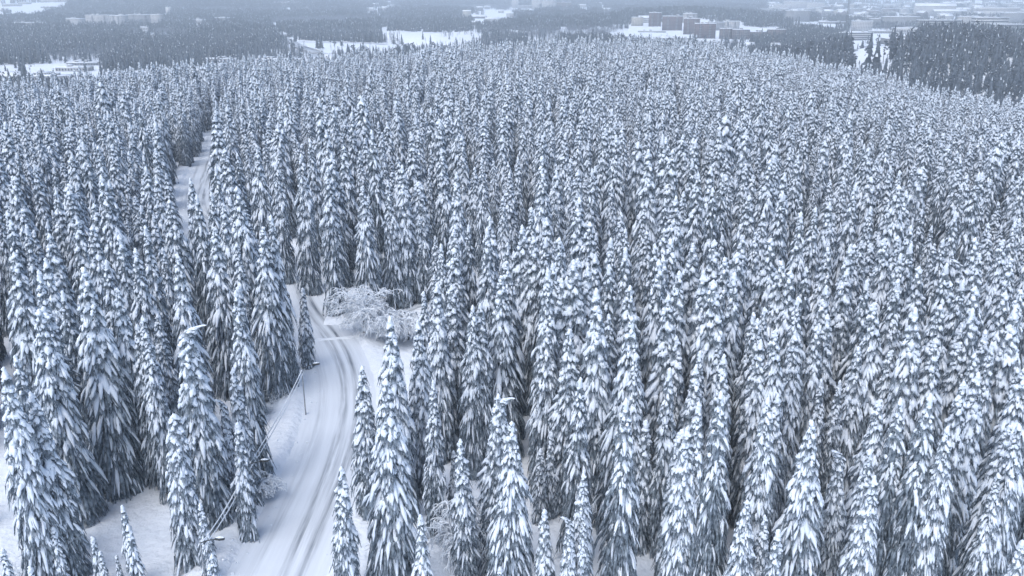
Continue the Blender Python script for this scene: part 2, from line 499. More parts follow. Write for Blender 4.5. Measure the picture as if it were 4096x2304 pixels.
def make_spruce(seed, RH=0.10, H=22.0, dz=0.46, per=8, sides=2, K=5, S=5, wscale=1.0, droop=1.0, snow=1.0, bend=0.0, round_top=0.0, gap=0.1, strips=3):
    """crown, snow and trunk geometry of one spruce of height H (metres)"""
    r = np.random.default_rng(seed)
    z0 = H * r.uniform(0.03, 0.09)
    zs = np.arange(z0, H * 0.985, dz)
    Rm = RH * H
    P, AZ, LL, A0, A1, WW = [], [], [], [], [], []
    lobe = r.uniform(0, 6.28, 3)
    for z in zs:
        t = z / H
        env = Rm * ((1 - t) ** 0.74) * (0.92 + 0.08 * math.sin(z * 1.1 + lobe[0]))
        cap = 0.60 * Rm
        env = env if env < cap * 0.8 else cap * (0.8 + 0.2 * math.tanh((env / cap - 0.8) / 0.2))
        if round_top:
            env = Rm * min((1 - t) ** 0.4 * 0.95, 1.0)
        n = max(3, int(round(per * min(1.0, 0.45 + env / Rm))))
        a0 = r.uniform(0, 6.28)
        for k in range(n):
            if r.random() < gap:
                continue
            a = a0 + k * 2 * math.pi / n + r.normal(0, 0.18)
            reach = env * r.uniform(0.72, 1.12) * (1 + 0.12 * math.sin(2 * a + lobe[1]) + 0.10 * math.sin(z * 0.7 + 3 * a + lobe[2])) + 0.12
            zz = z + r.normal(0, dz * 0.4)
            dr = min(1.16, droop * (0.62 + 0.48 * (1 - t) ** 0.5)) * r.uniform(0.9, 1.08)
            L = reach / max(0.36, math.cos(dr)) * r.uniform(0.85, 1.1)
            st = 0.05 * reach
            P.append((st * math.cos(a), st * math.sin(a), zz + 0.55 * math.tan(dr) * reach)); AZ.append(a); LL.append(L)
            A0.append(-dr * 0.72); A1.append(-dr * 1.18)
            w = (0.125 + 0.055 * reach) * r.uniform(0.75, 1.3)
            WW.append(w)
            for q in range(sides if reach > 0.3 else 0):
                f = r.uniform(0.25, 0.8)
                sg = -1 if q % 2 else 1
                pa = a + sg * r.uniform(0.0, 0.25)
                rr = reach * f
                P.append((rr * math.cos(pa), rr * math.sin(pa), zz + 0.55 * math.tan(dr) * reach - math.tan(dr * 0.86) * rr))
                AZ.append(a + sg * r.uniform(0.25, 0.7)); LL.append(L * r.uniform(0.3, 0.55))
                A0.append(-dr * 0.85); A1.append(-dr * 1.1 - 0.25)
                WW.append(w * r.uniform(0.6, 0.95))
    P = np.array(P); AZ = np.array(AZ); LL = np.array(LL); A0 = np.array(A0); A1 = np.maximum(np.array(A1), -1.45); WW = np.array(WW) * wscale
    t = np.clip(P[:, 2] / H, 0, 1)
    g_snow, g_crown, g_trunk = Geo(), Geo(), Geo()
    # the needled bough under the snow: flat ribbon plus hanging twigs
    V, q4, t3, C = fingers(P - np.array([0, 0, 0.10]), AZ, LL * 1.06, A0, A1 - 0.08, WW * 0.95, K=K, S=4, flat=0.5, lump=0.15, r=r, tipr=0.15)
    g_crown.add(V, q4); g_crown.n -= len(V); g_crown.v.pop(); g_crown.add(V, t3)
    g_crown.f4 = [g_crown.f4[0]]
    if strips:
        n = len(AZ); k = strips
        ki = r.integers(1, K, (n, k))
        base = C[np.arange(n)[:, None], ki].reshape(-1, 3) - np.array([0, 0, 0.05])
        aa = np.repeat(AZ, k) + r.normal(0, 1.1, n * k)
        ln = np.repeat(WW, k) * r.uniform(2.0, 4.5, n * k)
        dd = np.stack([np.cos(aa) * 0.42, np.sin(aa) * 0.42, -np.ones(n * k)], 1) * ln[:, None]
        wv = np.stack([-np.sin(aa), np.cos(aa), np.zeros(n * k)], 1) * (np.repeat(WW, k) * 0.33)[:, None]
        V = np.stack([base - wv, base + wv, base + dd + wv * 0.3, base + dd - wv * 0.3], 1).reshape(-1, 3)
        g_crown.add(V, np.arange(n * k * 4).reshape(-1, 4))
    # ragged inner core of shaded boughs
    nz = 16; na = 9
    zz = np.linspace(z0, H * 0.97, nz); th = np.arange(na) / na * 6.283
    rad = 0.40 * Rm * (1 - zz / H) ** 0.8 + 0.05
    rr = rad[:, None] * r.uniform(0.6, 1.3, (nz, na))
    V = np.stack([rr * np.cos(th)[None], rr * np.sin(th)[None], np.repeat(zz[:, None], na, 1) + r.normal(0, 0.2, (nz, na))], -1)
    i = np.arange(nz - 1)[:, None] * na; j = np.arange(na)[None]
    g_crown.add(V, np.stack([i + j, i + (j + 1) % na, i + na + (j + 1) % na, i + na + j], -1).reshape(-1, 4))
    # snow lying on the boughs
    keep = r.random(len(AZ)) < np.clip(snow * (0.25 + 1.25 * t), 0, 1)
    ws = WW * (0.42 + 0.95 * t) * (0.75 + 0.25 * snow)
    ls = LL * r.uniform(0.78, 1.02, len(LL))
    V, q4, t3, _ = fingers((P + np.array([0, 0, 0.06]))[keep], AZ[keep], ls[keep], A0[keep], A1[keep], ws[keep], K=K, S=S, flat=0.7, lump=0.3, r=r, tipr=0.35)
    g_snow.add(V, q4); g_snow.f3.append(t3); g_snow.m3.append(np.zeros(len(t3), int))
    # snowy leader
    m = 7
    pts = np.stack([r.normal(0, 0.03, m), r.normal(0, 0.03, m), np.linspace(H * 0.955, H + 0.15, m)], 1)
    g_snow.tube(pts, np.array([0.2, 0.27, 0.19, 0.24, 0.15, 0.17, 0.05]) * (0.8 + 0.3 * wscale), n=6)
    zz = np.linspace(-0.6, H * 0.96, 9)
    rt = 0.0085 * H * (1 - zz / H * 0.92)
    g_trunk.tube(np.stack([0 * zz, 0 * zz, zz], 1), rt, n=7)
    if bend:
        def bf(v):
            v = v.copy(); tt = np.clip((v[:, 2] - H * 0.86) / (H * 0.14), 0, 1.3)
            v[:, 0] += bend * tt ** 2 * H * 0.06; v[:, 2] -= abs(bend) * tt ** 2 * H * 0.055
            return v
        for g in (g_snow, g_crown, g_trunk):
            g.v = [bf(x) for x in g.v]
    return g_crown, g_snow, g_trunk

HT = 22.0
specs = [dict(RH=.125), dict(RH=.108, per=7, droop=1.06), dict(RH=.148, per=9), dict(RH=.125, snow=1.5, wscale=1.1),
         dict(RH=.10, snow=.95), dict(RH=.14, droop=.86, gap=.22, wscale=1.2, snow=1.2), dict(RH=.12, snow=.55, droop=1.05),
         dict(RH=.165, droop=.95, dz=.5, wscale=1.15),
         dict(RH=.12, bend=1.1, snow=1.3, wscale=1.15), dict(RH=.105, bend=-.9, round_top=0, snow=1.3, wscale=1.2), dict(RH=.10, round_top=1, snow=1.35, wscale=1.25, gap=.15),
         dict(RH=.12, H=12, dz=.34, per=6, wscale=.95, snow=1.3), dict(RH=.15, H=7, dz=.3, per=6, sides=1, wscale=.75, snow=1.4, strips=1), dict(RH=.14, H=5, dz=.27, per=5, sides=1, wscale=.62, snow=1.5, strips=1)]
HI = []
for k, sp in enumerate(specs):
    c, s, t = make_spruce(100 + k, **sp)
    HI.append(dict(H=sp.get('H', HT), RH=sp['RH'], crown=c.mesh('spruce_crown', M['needles']), snow=s.mesh('spruce_snow', M['tree_snow'], True), trunk=t.mesh('spruce_trunk', M['bark'], True)))
LO = []
for k, sp in enumerate(specs[:8] + [specs[10], specs[11]]):
    sp = dict(sp); sp.update(dz=0.5 if 'H' not in sp else .42, per=sp.get('per', 8), sides=2, K=4, S=4, wscale=sp.get('wscale', 1) * 1.04, strips=2)
    c, s, t = make_spruce(300 + k, **sp)
    g = Geo(); g.merge(c); g.merge(s, mo=1); g.merge(t, mo=2)
    me = g.mesh('forest_spruce', [M['needles'], M['tree_snow'], M['bark']], True)
    LO.append(bpy.data.objects.new('forest_spruce_shape', me))
LOH = [specs[i].get('H', HT) for i in (0, 1, 2, 3, 4, 5, 6, 7, 10, 11)]

# ---- hand placed spruces: tip pixel in the photograph, height in metres (0 = default), shape, label
def default_h(v):
    return float(np.interp(v, [900, 1200, 1500, 1650, 2000, 2300], [22.5, 22, 20, 18, 13.5, 9]))
A = [  # u, v, h, variant (None = random of 0..7)
 (168,1034,0,3),(130,1083,0,None),(155,1231,22,7),(256,1166,21,None),(343,1072,24,2),(406,1043,21,None),(471,1150,21,2),(554,1292,18,0),
 (597,1330,18,1),(570,1265,19,None),(624,1251,16,5),(713,1018,0,None),(745,1238,22,8),(947,1157,21,0),(938,1467,15,5),(67,1419,20,None),
 (16,1457,21,3),(150,1565,18,5),(888,1563,13,9),(681,1654,15,10),(210,2106,6.5,12),(372,2146,5,13),(399,2203,4,13),(465,2218,3.2,13),
 (517,2106,7,12),(492,2020,8,11),(803,2006,8,11),(943,1693,12,11),(5,2196,6,12),(117,2268,5,13),
 (760,710,0,None),(790,776,0,None),(840,768,0,None),(898,812,0,None),(683,798,0,None),(628,704,0,None),(862,666,0,None),(901,594,0,None),
 (870,500,0,1),(1014,583,0,2),(945,610,0,None),(1086,859,23,1),(1036,906,22,2),(953,969,20,None),(1205,1151,11.5,11),(1310,668,24,0),(1199,613,24,0),
 (1235,555,0,None),(1102,646,0,None),(1376,583,0,None),(1450,743,23,2),(1558,720,24,0),(1605,660,0,None),(1677,726,22,10),(1809,914,20,5),
 (1873,900,20,None),(1947,991,13,11),(1782,594,0,None),(1829,688,0,None),(1936,632,0,None),(652,989,18,None),(710,1016,18,None),(1697,1163,18,1),
 (1753,1132,20,3),(1798,1138,18,None),(1732,1096,10,11),(1928,1052,17,5),(848,911,0,2),(942,1149,17,11),(1816,993,20,None),(2025,970,20,None),
 (2027,1040,21,None),(2058,1002,19,None),(1879,1219,19,0),(1910,1215,19,None),(1933,1237,18,None),(2011,1098,21,2),(2139,950,0,7),(2193,950,0,None),
 (2242,950,0,None),(2184,1071,0,None),(2224,1055,0,None),(2258,1107,0,3),(2298,1035,0,None),(2197,1309,18,7),(2282,1316,19,None),(1556,1257,21,3),
 (1672,1273,19,3),(1444,1466,16,5),(1538,1513,20,7),(1719,1517,16,None),(1998,1529,18,8),(1980,1573,17,5),(1349,1860,14,5),(1856,1751,14,5),
 (2041,1683,17,2),(1681,2057,10,11),(2182,2032,10,11),(2277,2037,11,9),(2000,2270,6,12),(1815,1799,8,11),(2204,1731,9,11),(2160,1790,8,11),
 (2295,1033,0,None),(2240,966,0,None),(2256,1109,0,None),(2351,1061,0,None),(2383,1013,0,None),(2446,1053,0,None),(2406,1148,0,None),(2442,950,0,None),
 (2494,994,0,None),(2521,1140,0,None),(2510,1267,0,None),(2442,1256,19,6),(2541,1414,19,None),(2359,1327,18,None),(2279,1315,18,None),(2319,1506,18,None),
 (2629,1037,0,None),(2660,1029,0,None),(2680,1180,0,None),(2720,1085,0,None),(2716,1343,18,None),(2676,1474,18,None),(2775,1462,18,3),(2799,1398,18,None),
 (2827,1085,0,None),(2859,958,0,None),(2902,1029,0,None),(2890,1121,23,7),(2954,1006,0,10),(2958,1085,0,None),(2886,1343,19,None),(2906,1414,19,3),
 (3006,1248,20,None),(3041,1267,20,None),(3065,1228,20,None),(3041,1355,19,None),(3113,1315,20,2),(3137,1049,0,2),(3073,950,0,None),(3164,1081,0,None),
 (3180,1323,19,None),(3097,1569,17,3),(2831,1212,16,9),(2755,966,0,None),(2704,950,0,None),(2613,974,0,None),(2333,1884,13,3),(2329,2030,11,9),
 (2587,1682,13,11),(2759,1707,17,3),(2724,1720,16,10),(2802,1600,19,None),(2991,1996,13,7),(3068,2060,11,5),(2501,1590,19,6),(2880,1560,20,6),
 (3077,1585,19,0),(3132,1049,0,None),(3219,1061,0,None),(3199,1188,0,1),(3310,990,0,2),(3294,1140,0,None),(3267,1307,19,None),(3306,1256,20,None),
 (3382,1085,0,None),(3398,974,0,None),(3425,1383,18,2),(3473,1121,0,None),(3536,1212,22,2),(3485,1263,19,None),(3544,950,0,2),(3544,1402,18,2),
 (3604,1117,0,4),(3596,1013,0,None),(3644,974,0,None),(3691,1069,0,None),(3683,1228,0,3),(3759,1216,21,7),(3786,1121,0,7),(3636,1339,18,None),
 (3759,1355,20,2),(3810,1053,0,None),(3866,1006,0,9),(3838,1117,0,6),(3921,950,0,None),(3921,1013,0,None),(3909,1136,0,None),(3905,1236,0,None),
 (3945,1315,0,4),(3977,1363,0,4),(3905,1410,19,None),(4009,958,0,None),(4036,1029,0,None),(4060,1152,0,2),(4017,1164,0,None),(4052,1458,18,None),
 (3842,1363,19,None),(3822,1307,19,None),(3644,1442,17,None),(3683,1466,17,None),(3350,1514,15,4),(3306,1518,15,4),(3866,1541,16,3),(3525,1593,16,4),
 (4088,1236,0,None),(3259,1682,18,2),(3384,1759,15,9),(3517,1600,18,2),(3496,1789,16,1),(3483,1892,15,3),(3612,1590,19,6),(3797,1699,18,0),
 (4025,1699,18,2),(4003,1892,15,1),(4089,2150,11,11),(4085,1690,19,None),(3105,2116,11,11),(3715,1570,20,6),(3853,1510,20,0),(3921,1490,20,3),
 (3418,2262,6,12),(4094,1480,20,2),(90,900,0,None),(30,880,0,None),(220,930,0,None),(300,880,0,None),(380,900,0,None),(470,940,0,None),
 (540,990,0,None),(590,900,0,None),(40,1010,0,None),(1745,940,0,None),(2080,900,0,None),(2350,880,0,None),
]
LAB = {
 (745,1238): 'tall spruce whose snow-heavy top is bent over flat to the right, near the left roadside',
 (681,1654): 'stout round-topped spruce buried in snow lumps, left of the fallen frosted cables',
 (1998,1529): 'spruce with a hooked drooping snowy tip, standing amid the lower centre trees',
 (2277,2037): 'low spruce with curled snow-blob top at the bottom edge, right of centre',
 (2329,2030): 'half-hidden bent spruce just right of the curled snow-blob top',
 (1349,1860): 'small open snow-plastered spruce hard against the right verge at the bottom of the road',
 (1444,1466): 'spruce with loose snow-heavy arms just right of the road below the bend',
 (1538,1513): 'widest spruce right of the road, its lower boughs spread to the bottom edge',
 (1556,1257): 'tall slim spruce in front of the frosted birches, right of the bend',
 (1205,1151): 'short pencil-thin spruce on the inside edge of the road bend',
 (1310,668): 'tall spruce standing full height at the far side of the junction, left of the birch',
 (1677,726): 'thick round-headed snow-smothered tree among the slim spruces behind the birch',
 (1086,859): 'tallest spruce of the dense clump inside the road bend',
 (1036,906): 'broad spruce left of the tallest one in the clump inside the bend',
 (210,2106): 'young snow-wrapped spruce with knobbly head at the lower left corner clearing',
 (372,2146): 'tiny snow-capped spruce with crooked leader in the lower left clearing',
 (399,2203): 'tiny spruce right of the crooked-leader sapling in the lower left clearing',
 (465,2218): 'smallest spruce sapling in the lower left clearing, a thin snowy spike',
 (888,1563): 'leaning spruce with a snow-laden bough arching to the right beside the road verge',
 (938,1467): 'ragged twin-spiked spruce on the verge left of the road',
 (943,1693): 'frost-thinned narrow spruce on the verge beside the lower lamp post',
 (343,1072): 'very tall broad spruce in the left part of the frame, above the clearing',
 (2442,1256): 'pale frost-stippled spruce with thin spiky whorls, right of centre',
 (2991,1996): 'broad tent-shaped spruce with twin snow peaks at the bottom right of centre',
 (2724,1720): 'round-shouldered spruce heaped with big snow pillows, lower right of centre',
 (3384,1759): 'spruce with a crooked side leader at the lower right',
}
placed = []      # x, y, z, h, variant, label, (u, v)
def put(u, v, h, var, lab=None):
    p = hit(u, v, h)
    placed.append([p[0], p[1], p[2], h, var, lab, (u, v)])
for (u, v, h, var) in A:
    h = h or default_h(v) * rng.uniform(0.95, 1.05)
    if var is None:
        var = int(rng.integers(0, 8))
    if v < 1010 and 1300 < u < 1800:
        # stand behind the birch and the clearing, as in the photograph
        while h > 13 and hit(u, v, h)[1] < float(np.interp(u, [1300, 1450, 1650, 1800], [118, 128, 134, 128])):
            h -= 0.5
    put(u, v, h, var, LAB.get((u, v)))

# ---- the rest of the stand
KEEP = polys([
 [(560, 1449), (640, 1260), (715, 1090), (790, 1000), (800, 940), (778, 860), (745, 770), (712, 690), (712, 650), (738, 690), (762, 755), (870, 785), (870, 850), (950, 880), (955, 980), (905, 930), (868, 1000), (870, 1070), (900, 1150), (850, 1180), (815, 1280), (820, 1449)],
 [(440, 540), (447, 500), (480, 440), (500, 398), (530, 378), (526, 450), (515, 510), (490, 555)],
 [(930, 800), (1000, 765), (1060, 743), (1078, 765), (1040, 850), (1025, 960), (960, 900)],
 [(165, 1449), (200, 1290), (340, 1210), (350, 1300), (330, 1449)],
 [(500, 850), (520, 900), (560, 965), (560, 1180), (535, 1120), (520, 950)],
 [(2270, 1449), (2290, 1350), (2335, 1340), (2325, 1449)],
 [(1310, 990), (1325, 990), (1335, 1120), (1315, 1100)],
 [(1150, 1000), (1180, 1000), (1185, 1200), (1150, 1120)],
])
sp = 5.5
gxx, gyy = np.meshgrid(np.arange(-420, 460, sp), np.arange(40, 820, sp))
cx = (gxx + rng.uniform(-0.46, 0.46, gxx.shape) * sp).ravel(); cy_ = (gyy + rng.uniform(-0.46, 0.46, gyy.shape) * sp).ravel()
a_ = cx / np.maximum(cy_, 25)
Bd = np.interp(a_, _ba, _bd)
ok = (cy_ < Bd + 45) & (np.abs(cx) < 0.66 * cy_ + 25)
cx, cy_ = cx[ok], cy_[ok]
cz = terrain(cx, cy_)
dmain = path_dist(main_path, cx, cy_); dside = path_dist(side_path, cx, cy_)
hh = 21.0 * rng.normal(1, 0.13, len(cx)).clip(0.6, 1.3) * (1 + 0.12 * noise2(cx / 35, cy_ / 35, 21))
# the trees of the far edge stand a little lower, out on the brow
tu, tv = project(cx, cy_, cz + hh)
bu, bv = project(cx, cy_, cz)
keep = (dmain > np.where(cy_ > 170, 4.3, 6.6)) & (dside > 5.0)
nearzone = tv > 985
# in the near zone the photographed tips are all placed by hand: only lower, hidden trees fill in behind them
hh[nearzone] *= rng.uniform(0.55, 0.85, nearzone.sum())
keep &= ~(nearzone & (rng.random(len(cx)) > 0.14))
H0 = np.array([[p[0], p[1]] for p in placed])
dh = np.sqrt(((cx[:, None] - H0[None, :, 0]) ** 2 + (cy_[:, None] - H0[None, :, 1]) ** 2).min(1))
keep &= dh > 3.6
tu, tv = project(cx, cy_, cz + hh)
for f in np.linspace(0, 1, 7):
    uu, vv = project(cx, cy_, cz + hh * f)
    wpx = 1.6 * (1 - f) / np.maximum(cy_, 20) * FPX
    for poly in KEEP:
        for sgn in (-1, 0, 1):
            keep &= ~inside(poly, uu + sgn * wpx, vv)
keep &= rng.random(len(cx)) > 0.06
cx, cy_, cz, hh, tu, tv = [q[keep] for q in (cx, cy_, cz, hh, tu, tv)]
inframe = (tu > -60) & (tu < 4156) & (tv < 2304)
order = np.argsort(-(hh / np.hypot(cy_, CAMZ)) * inframe)
n_ind = 296 - len(placed)
ind = [i for i in order if tv[i] > 400 and cy_[i] > 45][:n_ind]
rest = np.ones(len(cx), bool); rest[ind] = False
for i in ind:
    placed.append([cx[i], cy_[i], cz[i], hh[i], int(rng.integers(0, 8)), None, (tu[i], tv[i])])
print('individual spruces', len(placed), 'rest', int(rest.sum()))

ORD = ['nearest', 'second', 'third', 'fourth', 'fifth', 'sixth', 'seventh', 'eighth', 'ninth', 'tenth', 'eleventh', 'twelfth'] + [w for w in ('thirteenth fourteenth fifteenth sixteenth seventeenth eighteenth nineteenth twentieth').split()]
LM = [(1475, 1250, 'frosted birch'), (1240, 1455, 'lamp on the bend'), (1020, 1850, 'lower lamp'), (1998, 1529, 'hooked-tip spruce'), (1677, 726, 'round-headed tree'),
      (2277, 2037, 'curled-top spruce'), (745, 1238, 'flat bent-topped spruce'), (330, 2060, 'bottom clearing'), (2991, 1996, 'tent-shaped spruce'),
      (2442, 1256, 'frost-stippled spruce'), (3384, 1759, 'crooked two-leader spruce'), (800, 690, 'upper road gap'), (2724, 1720, 'round-shouldered spruce'),
      (3866, 1006, 'far hook-topped spruce'), (3536, 1212, 'big pyramid spruce'), (2890, 1121, 'widest mid-frame spruce'), (1538, 1513, 'widest roadside spruce'),
      (343, 1072, 'tallest spruce by the clearing'), (3905, 1720, 'bottom corner trees'), (1310, 668, 'full-height junction spruce'), (2200, 1309, 'wide-skirted centre spruce')]
def direction(du, dv):
    a = math.degrees(math.atan2(-dv, du)) % 360
    return ['to the right of', 'up and right of', 'straight above', 'up and left of', 'to the left of', 'down and left of', 'straight below', 'down and right of'][int(((a + 22.5) % 360) // 45)]
def relative_labels(items, marks, noun):
    """items: (u, v, short description); each gets the ordinal among the NOUNs that lie in the same direction from its nearest landmark"""
    buckets, out = {}, [None] * len(items)
    for i, (u, v, d) in enumerate(items):
        k = min(range(len(marks)), key=lambda q: (marks[q][0] - u) ** 2 + (marks[q][1] - v) ** 2)
        buckets.setdefault((k, direction(u - marks[k][0], v - marks[k][1])), []).append((math.hypot(u - marks[k][0], v - marks[k][1]), i))
    for (k, dr), lst in buckets.items():
        for n, (_, i) in enumerate(sorted(lst)):
            out[i] = f"{items[i][2]} {noun}, {ORD[min(n, len(ORD) - 1)]} one {dr} the {marks[k][2]}"
    return out

words_h = lambda h: 'tall' if h > 21 else ('mid-height' if h > 16 else ('short' if h > 8 else 'young'))
SHAPE = {0: 'even-sided', 1: 'narrow', 2: 'broad', 3: 'snow-plump', 4: 'very slim', 5: 'open-armed', 6: 'darker', 7: 'wide-skirted', 8: 'bent-topped', 9: 'hook-topped', 10: 'round-headed', 11: 'slender', 12: 'little', 13: 'tiny'}
auto = relative_labels([(p[6][0], p[6][1], words_h(p[3]) + ' ' + SHAPE[p[4]]) for p in placed], LM, 'spruce')
for i, (x, y, z, h, var, lab, uv) in enumerate(placed):
    d = HI[var]
    s = h / d['H']
    lean = (rng.normal(0, 0.012), rng.normal(0, 0.012), rng.uniform(0, 6.28) if var < 8 or var > 9 else rng.normal(0, 0.3))
    e = link('spruce_tree', None, loc=(x, y, z - 0.15), rot=lean, scale=(s * rng.uniform(0.94, 1.06),) * 2 + (s,), label=lab or auto[i], category='spruce tree', group='snow-laden spruces of the hilltop forest')
    link('trunk', d['trunk'], parent=e)
    link('crown', d['crown'], parent=e)
    link('snow_cover', d['snow'], parent=e, kind='stuff')

def scatter(name, pts, rot, scl, var, shapes, label, nvar=None):
    """ONE stuff object: a point mesh whose geometry nodes set SHAPES on its points"""
    me = bpy.data.meshes.new(name)
    me.vertices.add(len(pts)); me.vertices.foreach_set('co', np.asarray(pts, np.float32).ravel())
    for nm, ty, arr, key in (('rot', 'FLOAT_VECTOR', rot, 'vector'), ('scl', 'FLOAT_VECTOR', scl, 'vector'), ('var', 'INT', var, 'value')):
        at = me.attributes.new(nm, ty, 'POINT')
        at.data.foreach_set(key, np.asarray(arr, np.int32 if ty == 'INT' else np.float32).ravel())
    ng = bpy.data.node_groups.new(name + '_nodes', 'GeometryNodeTree')
    ng.interface.new_socket('Geometry', in_out='INPUT', socket_type='NodeSocketGeometry')
    ng.interface.new_socket('Geometry', in_out='OUTPUT', socket_type='NodeSocketGeometry')
    N, L = ng.nodes, ng.links
    gi, go = N.new('NodeGroupInput'), N.new('NodeGroupOutput')
    def attr(nm, ty):
        a = N.new('GeometryNodeInputNamedAttribute'); a.data_type = ty; a.inputs['Name'].default_value = nm
        return a.outputs['Attribute']
    ar, as_, av = attr('rot', 'FLOAT_VECTOR'), attr('scl', 'FLOAT_VECTOR'), attr('var', 'INT')
    e2r = N.new('FunctionNodeEulerToRotation'); L.new(ar, e2r.inputs[0])
    jn = N.new('GeometryNodeJoinGeometry')
    for i, so in enumerate(shapes):
        oi = N.new('GeometryNodeObjectInfo'); oi.inputs['Object'].default_value = so
        cmp_ = N.new('FunctionNodeCompare'); cmp_.data_type = 'INT'; cmp_.operation = 'EQUAL'
        ins = [s for s in cmp_.inputs if s.type == 'INT' and s.enabled] or [s for s in cmp_.inputs if s.type == 'INT']
        L.new(av, ins[0]); ins[1].default_value = i
        ip = N.new('GeometryNodeInstanceOnPoints')
        L.new(gi.outputs[0], ip.inputs['Points']); L.new(cmp_.outputs[0], ip.inputs['Selection'])
        L.new(oi.outputs['Geometry'], ip.inputs['Instance'])
        L.new(e2r.outputs[0], ip.inputs['Rotation']); L.new(as_, ip.inputs['Scale'])
        L.new(ip.outputs[0], jn.inputs[0])
    L.new(jn.outputs[0], go.inputs[0])
    for so in shapes[:1]:
        for m in so.data.materials:
            me.materials.append(m)
    o = link(name, me, kind='stuff', label=label)
    md = o.modifiers.new('scatter', 'NODES'); md.node_group = ng
    return o

k = int(rest.sum())
var = rng.integers(0, 8, k); var[rng.random(k) < 0.03] = 8; var[rng.random(k) < 0.04] = 9
sc = hh[rest] / np.array(LOH)[var]; sc[var == 9] *= 0.75
wsc = sc * rng.uniform(0.9, 1.12, k)
scatter('spruce_forest', np.stack([cx[rest], cy_[rest], cz[rest] - 0.15], 1),
        np.stack([rng.normal(0, .015, k), rng.normal(0, .015, k), rng.uniform(0, 6.28, k)], 1),
        np.stack([wsc, wsc, sc], 1), var, LO, 'dense snow-laden spruce forest covering the hilltop behind the nearer trees')


# ------------------------------------------------------------------ frosted birches and bent saplings
def branch_tree(seed, H, spread, n_main=12, weep=0.6, depth=3, thick=0.16):
    """(trunk geo, branch geo): a bare tree whose arching twigs are thick with frost"""
    r = np.random.default_rng(seed)
    gt, gb = Geo(), Geo()
    top = H * 0.55
    zz = np.linspace(-0.4, top, 6)
    tp = np.stack([np.cumsum(r.normal(0, .05, 6)), np.cumsum(r.normal(0, .05, 6)), zz], 1)
    gt.tube(tp, np.linspace(thick, thick * 0.6, 6), n=7)
    def grow(p, d, L, rad, lv):
        n = 6
        pts = [p]; dd = d.copy()
        for i in range(n - 1):
            dd = dd + np.array([r.normal(0, .12), r.normal(0, .12), -weep * (0.08 + 0.16 * i / n) * (1 + 0.5 * lv)])
            dd /= np.linalg.norm(dd)
            pts.append(pts[-1] + dd * L / (n - 1))
        pts = np.array(pts)
        gb.tube(pts, np.linspace(rad, rad * 0.5, n), n=4 if lv else 5, cap=False)
        if lv < depth:
            for q in range([7, 6, 4][min(lv, 2)]):
                i = r.integers(1, n)
                az = math.atan2(dd[1], dd[0]) + r.normal(0, 1.0)
                el = r.uniform(-0.2, 0.8) - 0.25 * lv
                grow(pts[i], np.array([math.cos(az) * math.cos(el), math.sin(az) * math.cos(el), math.sin(el)]), L * r.uniform(0.42, 0.7), max(rad * 0.7, 0.05), lv + 1)
    for k in range(n_main):
        az = k * 2.4 + r.normal(0, .3)
        el = r.uniform(0.45, 1.35)
        p = tp[r.integers(3, 6)]
        grow(p, np.array([math.cos(az) * math.cos(el), math.sin(az) * math.cos(el), math.sin(el)]), spread * r.uniform(0.75, 1.1), 0.10, 0)
    return gt, gb

M['birch_bark'] = noise_mat('birch_bark', 4.0, (0.10, 0.105, 0.11), (0.42, 0.44, 0.47))
for (u, v, H, sp_, sd, wp, lab) in [
    (1461, 1351, 8.6, 3.7, 5, 0.6, 'round frost-white birch standing alone beside the road junction'),
    (1560, 1388, 6.0, 2.4, 8, 1.3, 'weeping frosted birch right of the round one, twigs down to the snow'),
    (1632, 1360, 5.0, 3.0, 11, 1.3, 'small arching frosted birch farthest right at the clearing edge'),
    (965, 1500, 4.6, 2.6, 14, 1.0, 'low frosted tree in the shaded gap left of the clump inside the bend'),
    (820, 1560, 5.2, 2.9, 17, 0.9, 'frosted bare tree at the back of the gap behind the bent-topped spruce'),
    (1040, 1990, 3.2, 1.6, 21, 1.2, 'frosted thicket tree leaning over the verge by the lower lamp'),
    (2430, 2060, 5.5, 3.2, 24, 1.5, 'arching frosted sapling clump between the lower centre spruces'),
    (1810, 2230, 5.0, 3.0, 27, 1.4, 'frosted bowed birch low between the spruces near the bottom edge'),
    (2420, 1190, 6.5, 3.4, 33, 0.9, 'frosted birch sunk among tall spruces right of centre')]:
    p = hit(u, v)
    gt, gb = branch_tree(sd, H, sp_, weep=wp)
    e = link('birch_tree', None, loc=tuple(p), label=lab, category='birch tree', group='frosted bare birches')
    link('trunk', gt.mesh('birch_trunk', M['birch_bark'], True), parent=e)
    link('frosted_branches', gb.mesh('birch_branches', M['frost'], True), parent=e, kind='stuff')

# a tall bare-stemmed pine leaning in the left stand
p = hit(339, 1985)
e = link('pine_tree', None, loc=tuple(p), rot=(0, R(-3), 0), label='bare dark pine stem leaning between spruces above the bottom left clearing', category='pine tree')
g = Geo(); zz = np.linspace(-0.5, 17, 9); g.tube(np.stack([0.04 * zz, 0 * zz, zz], 1), np.linspace(0.26, 0.15, 9), n=8)
link('trunk', g.mesh('pine_trunk', M['bark'], True), parent=e)
c_, s_, _ = make_spruce(71, RH=.16, H=11, dz=.5, per=6, droop=.6, gap=.3, round_top=1)
for nm, g_, m_ in (('crown', c_, 'needles'), ('snow_cover', s_, 'tree_snow')):
    link(nm, g_.mesh('pine_' + nm, M[m_], nm != 'crown'), parent=e, loc=(0.45, 0, 9.5), kind='stuff' if nm != 'crown' else None)

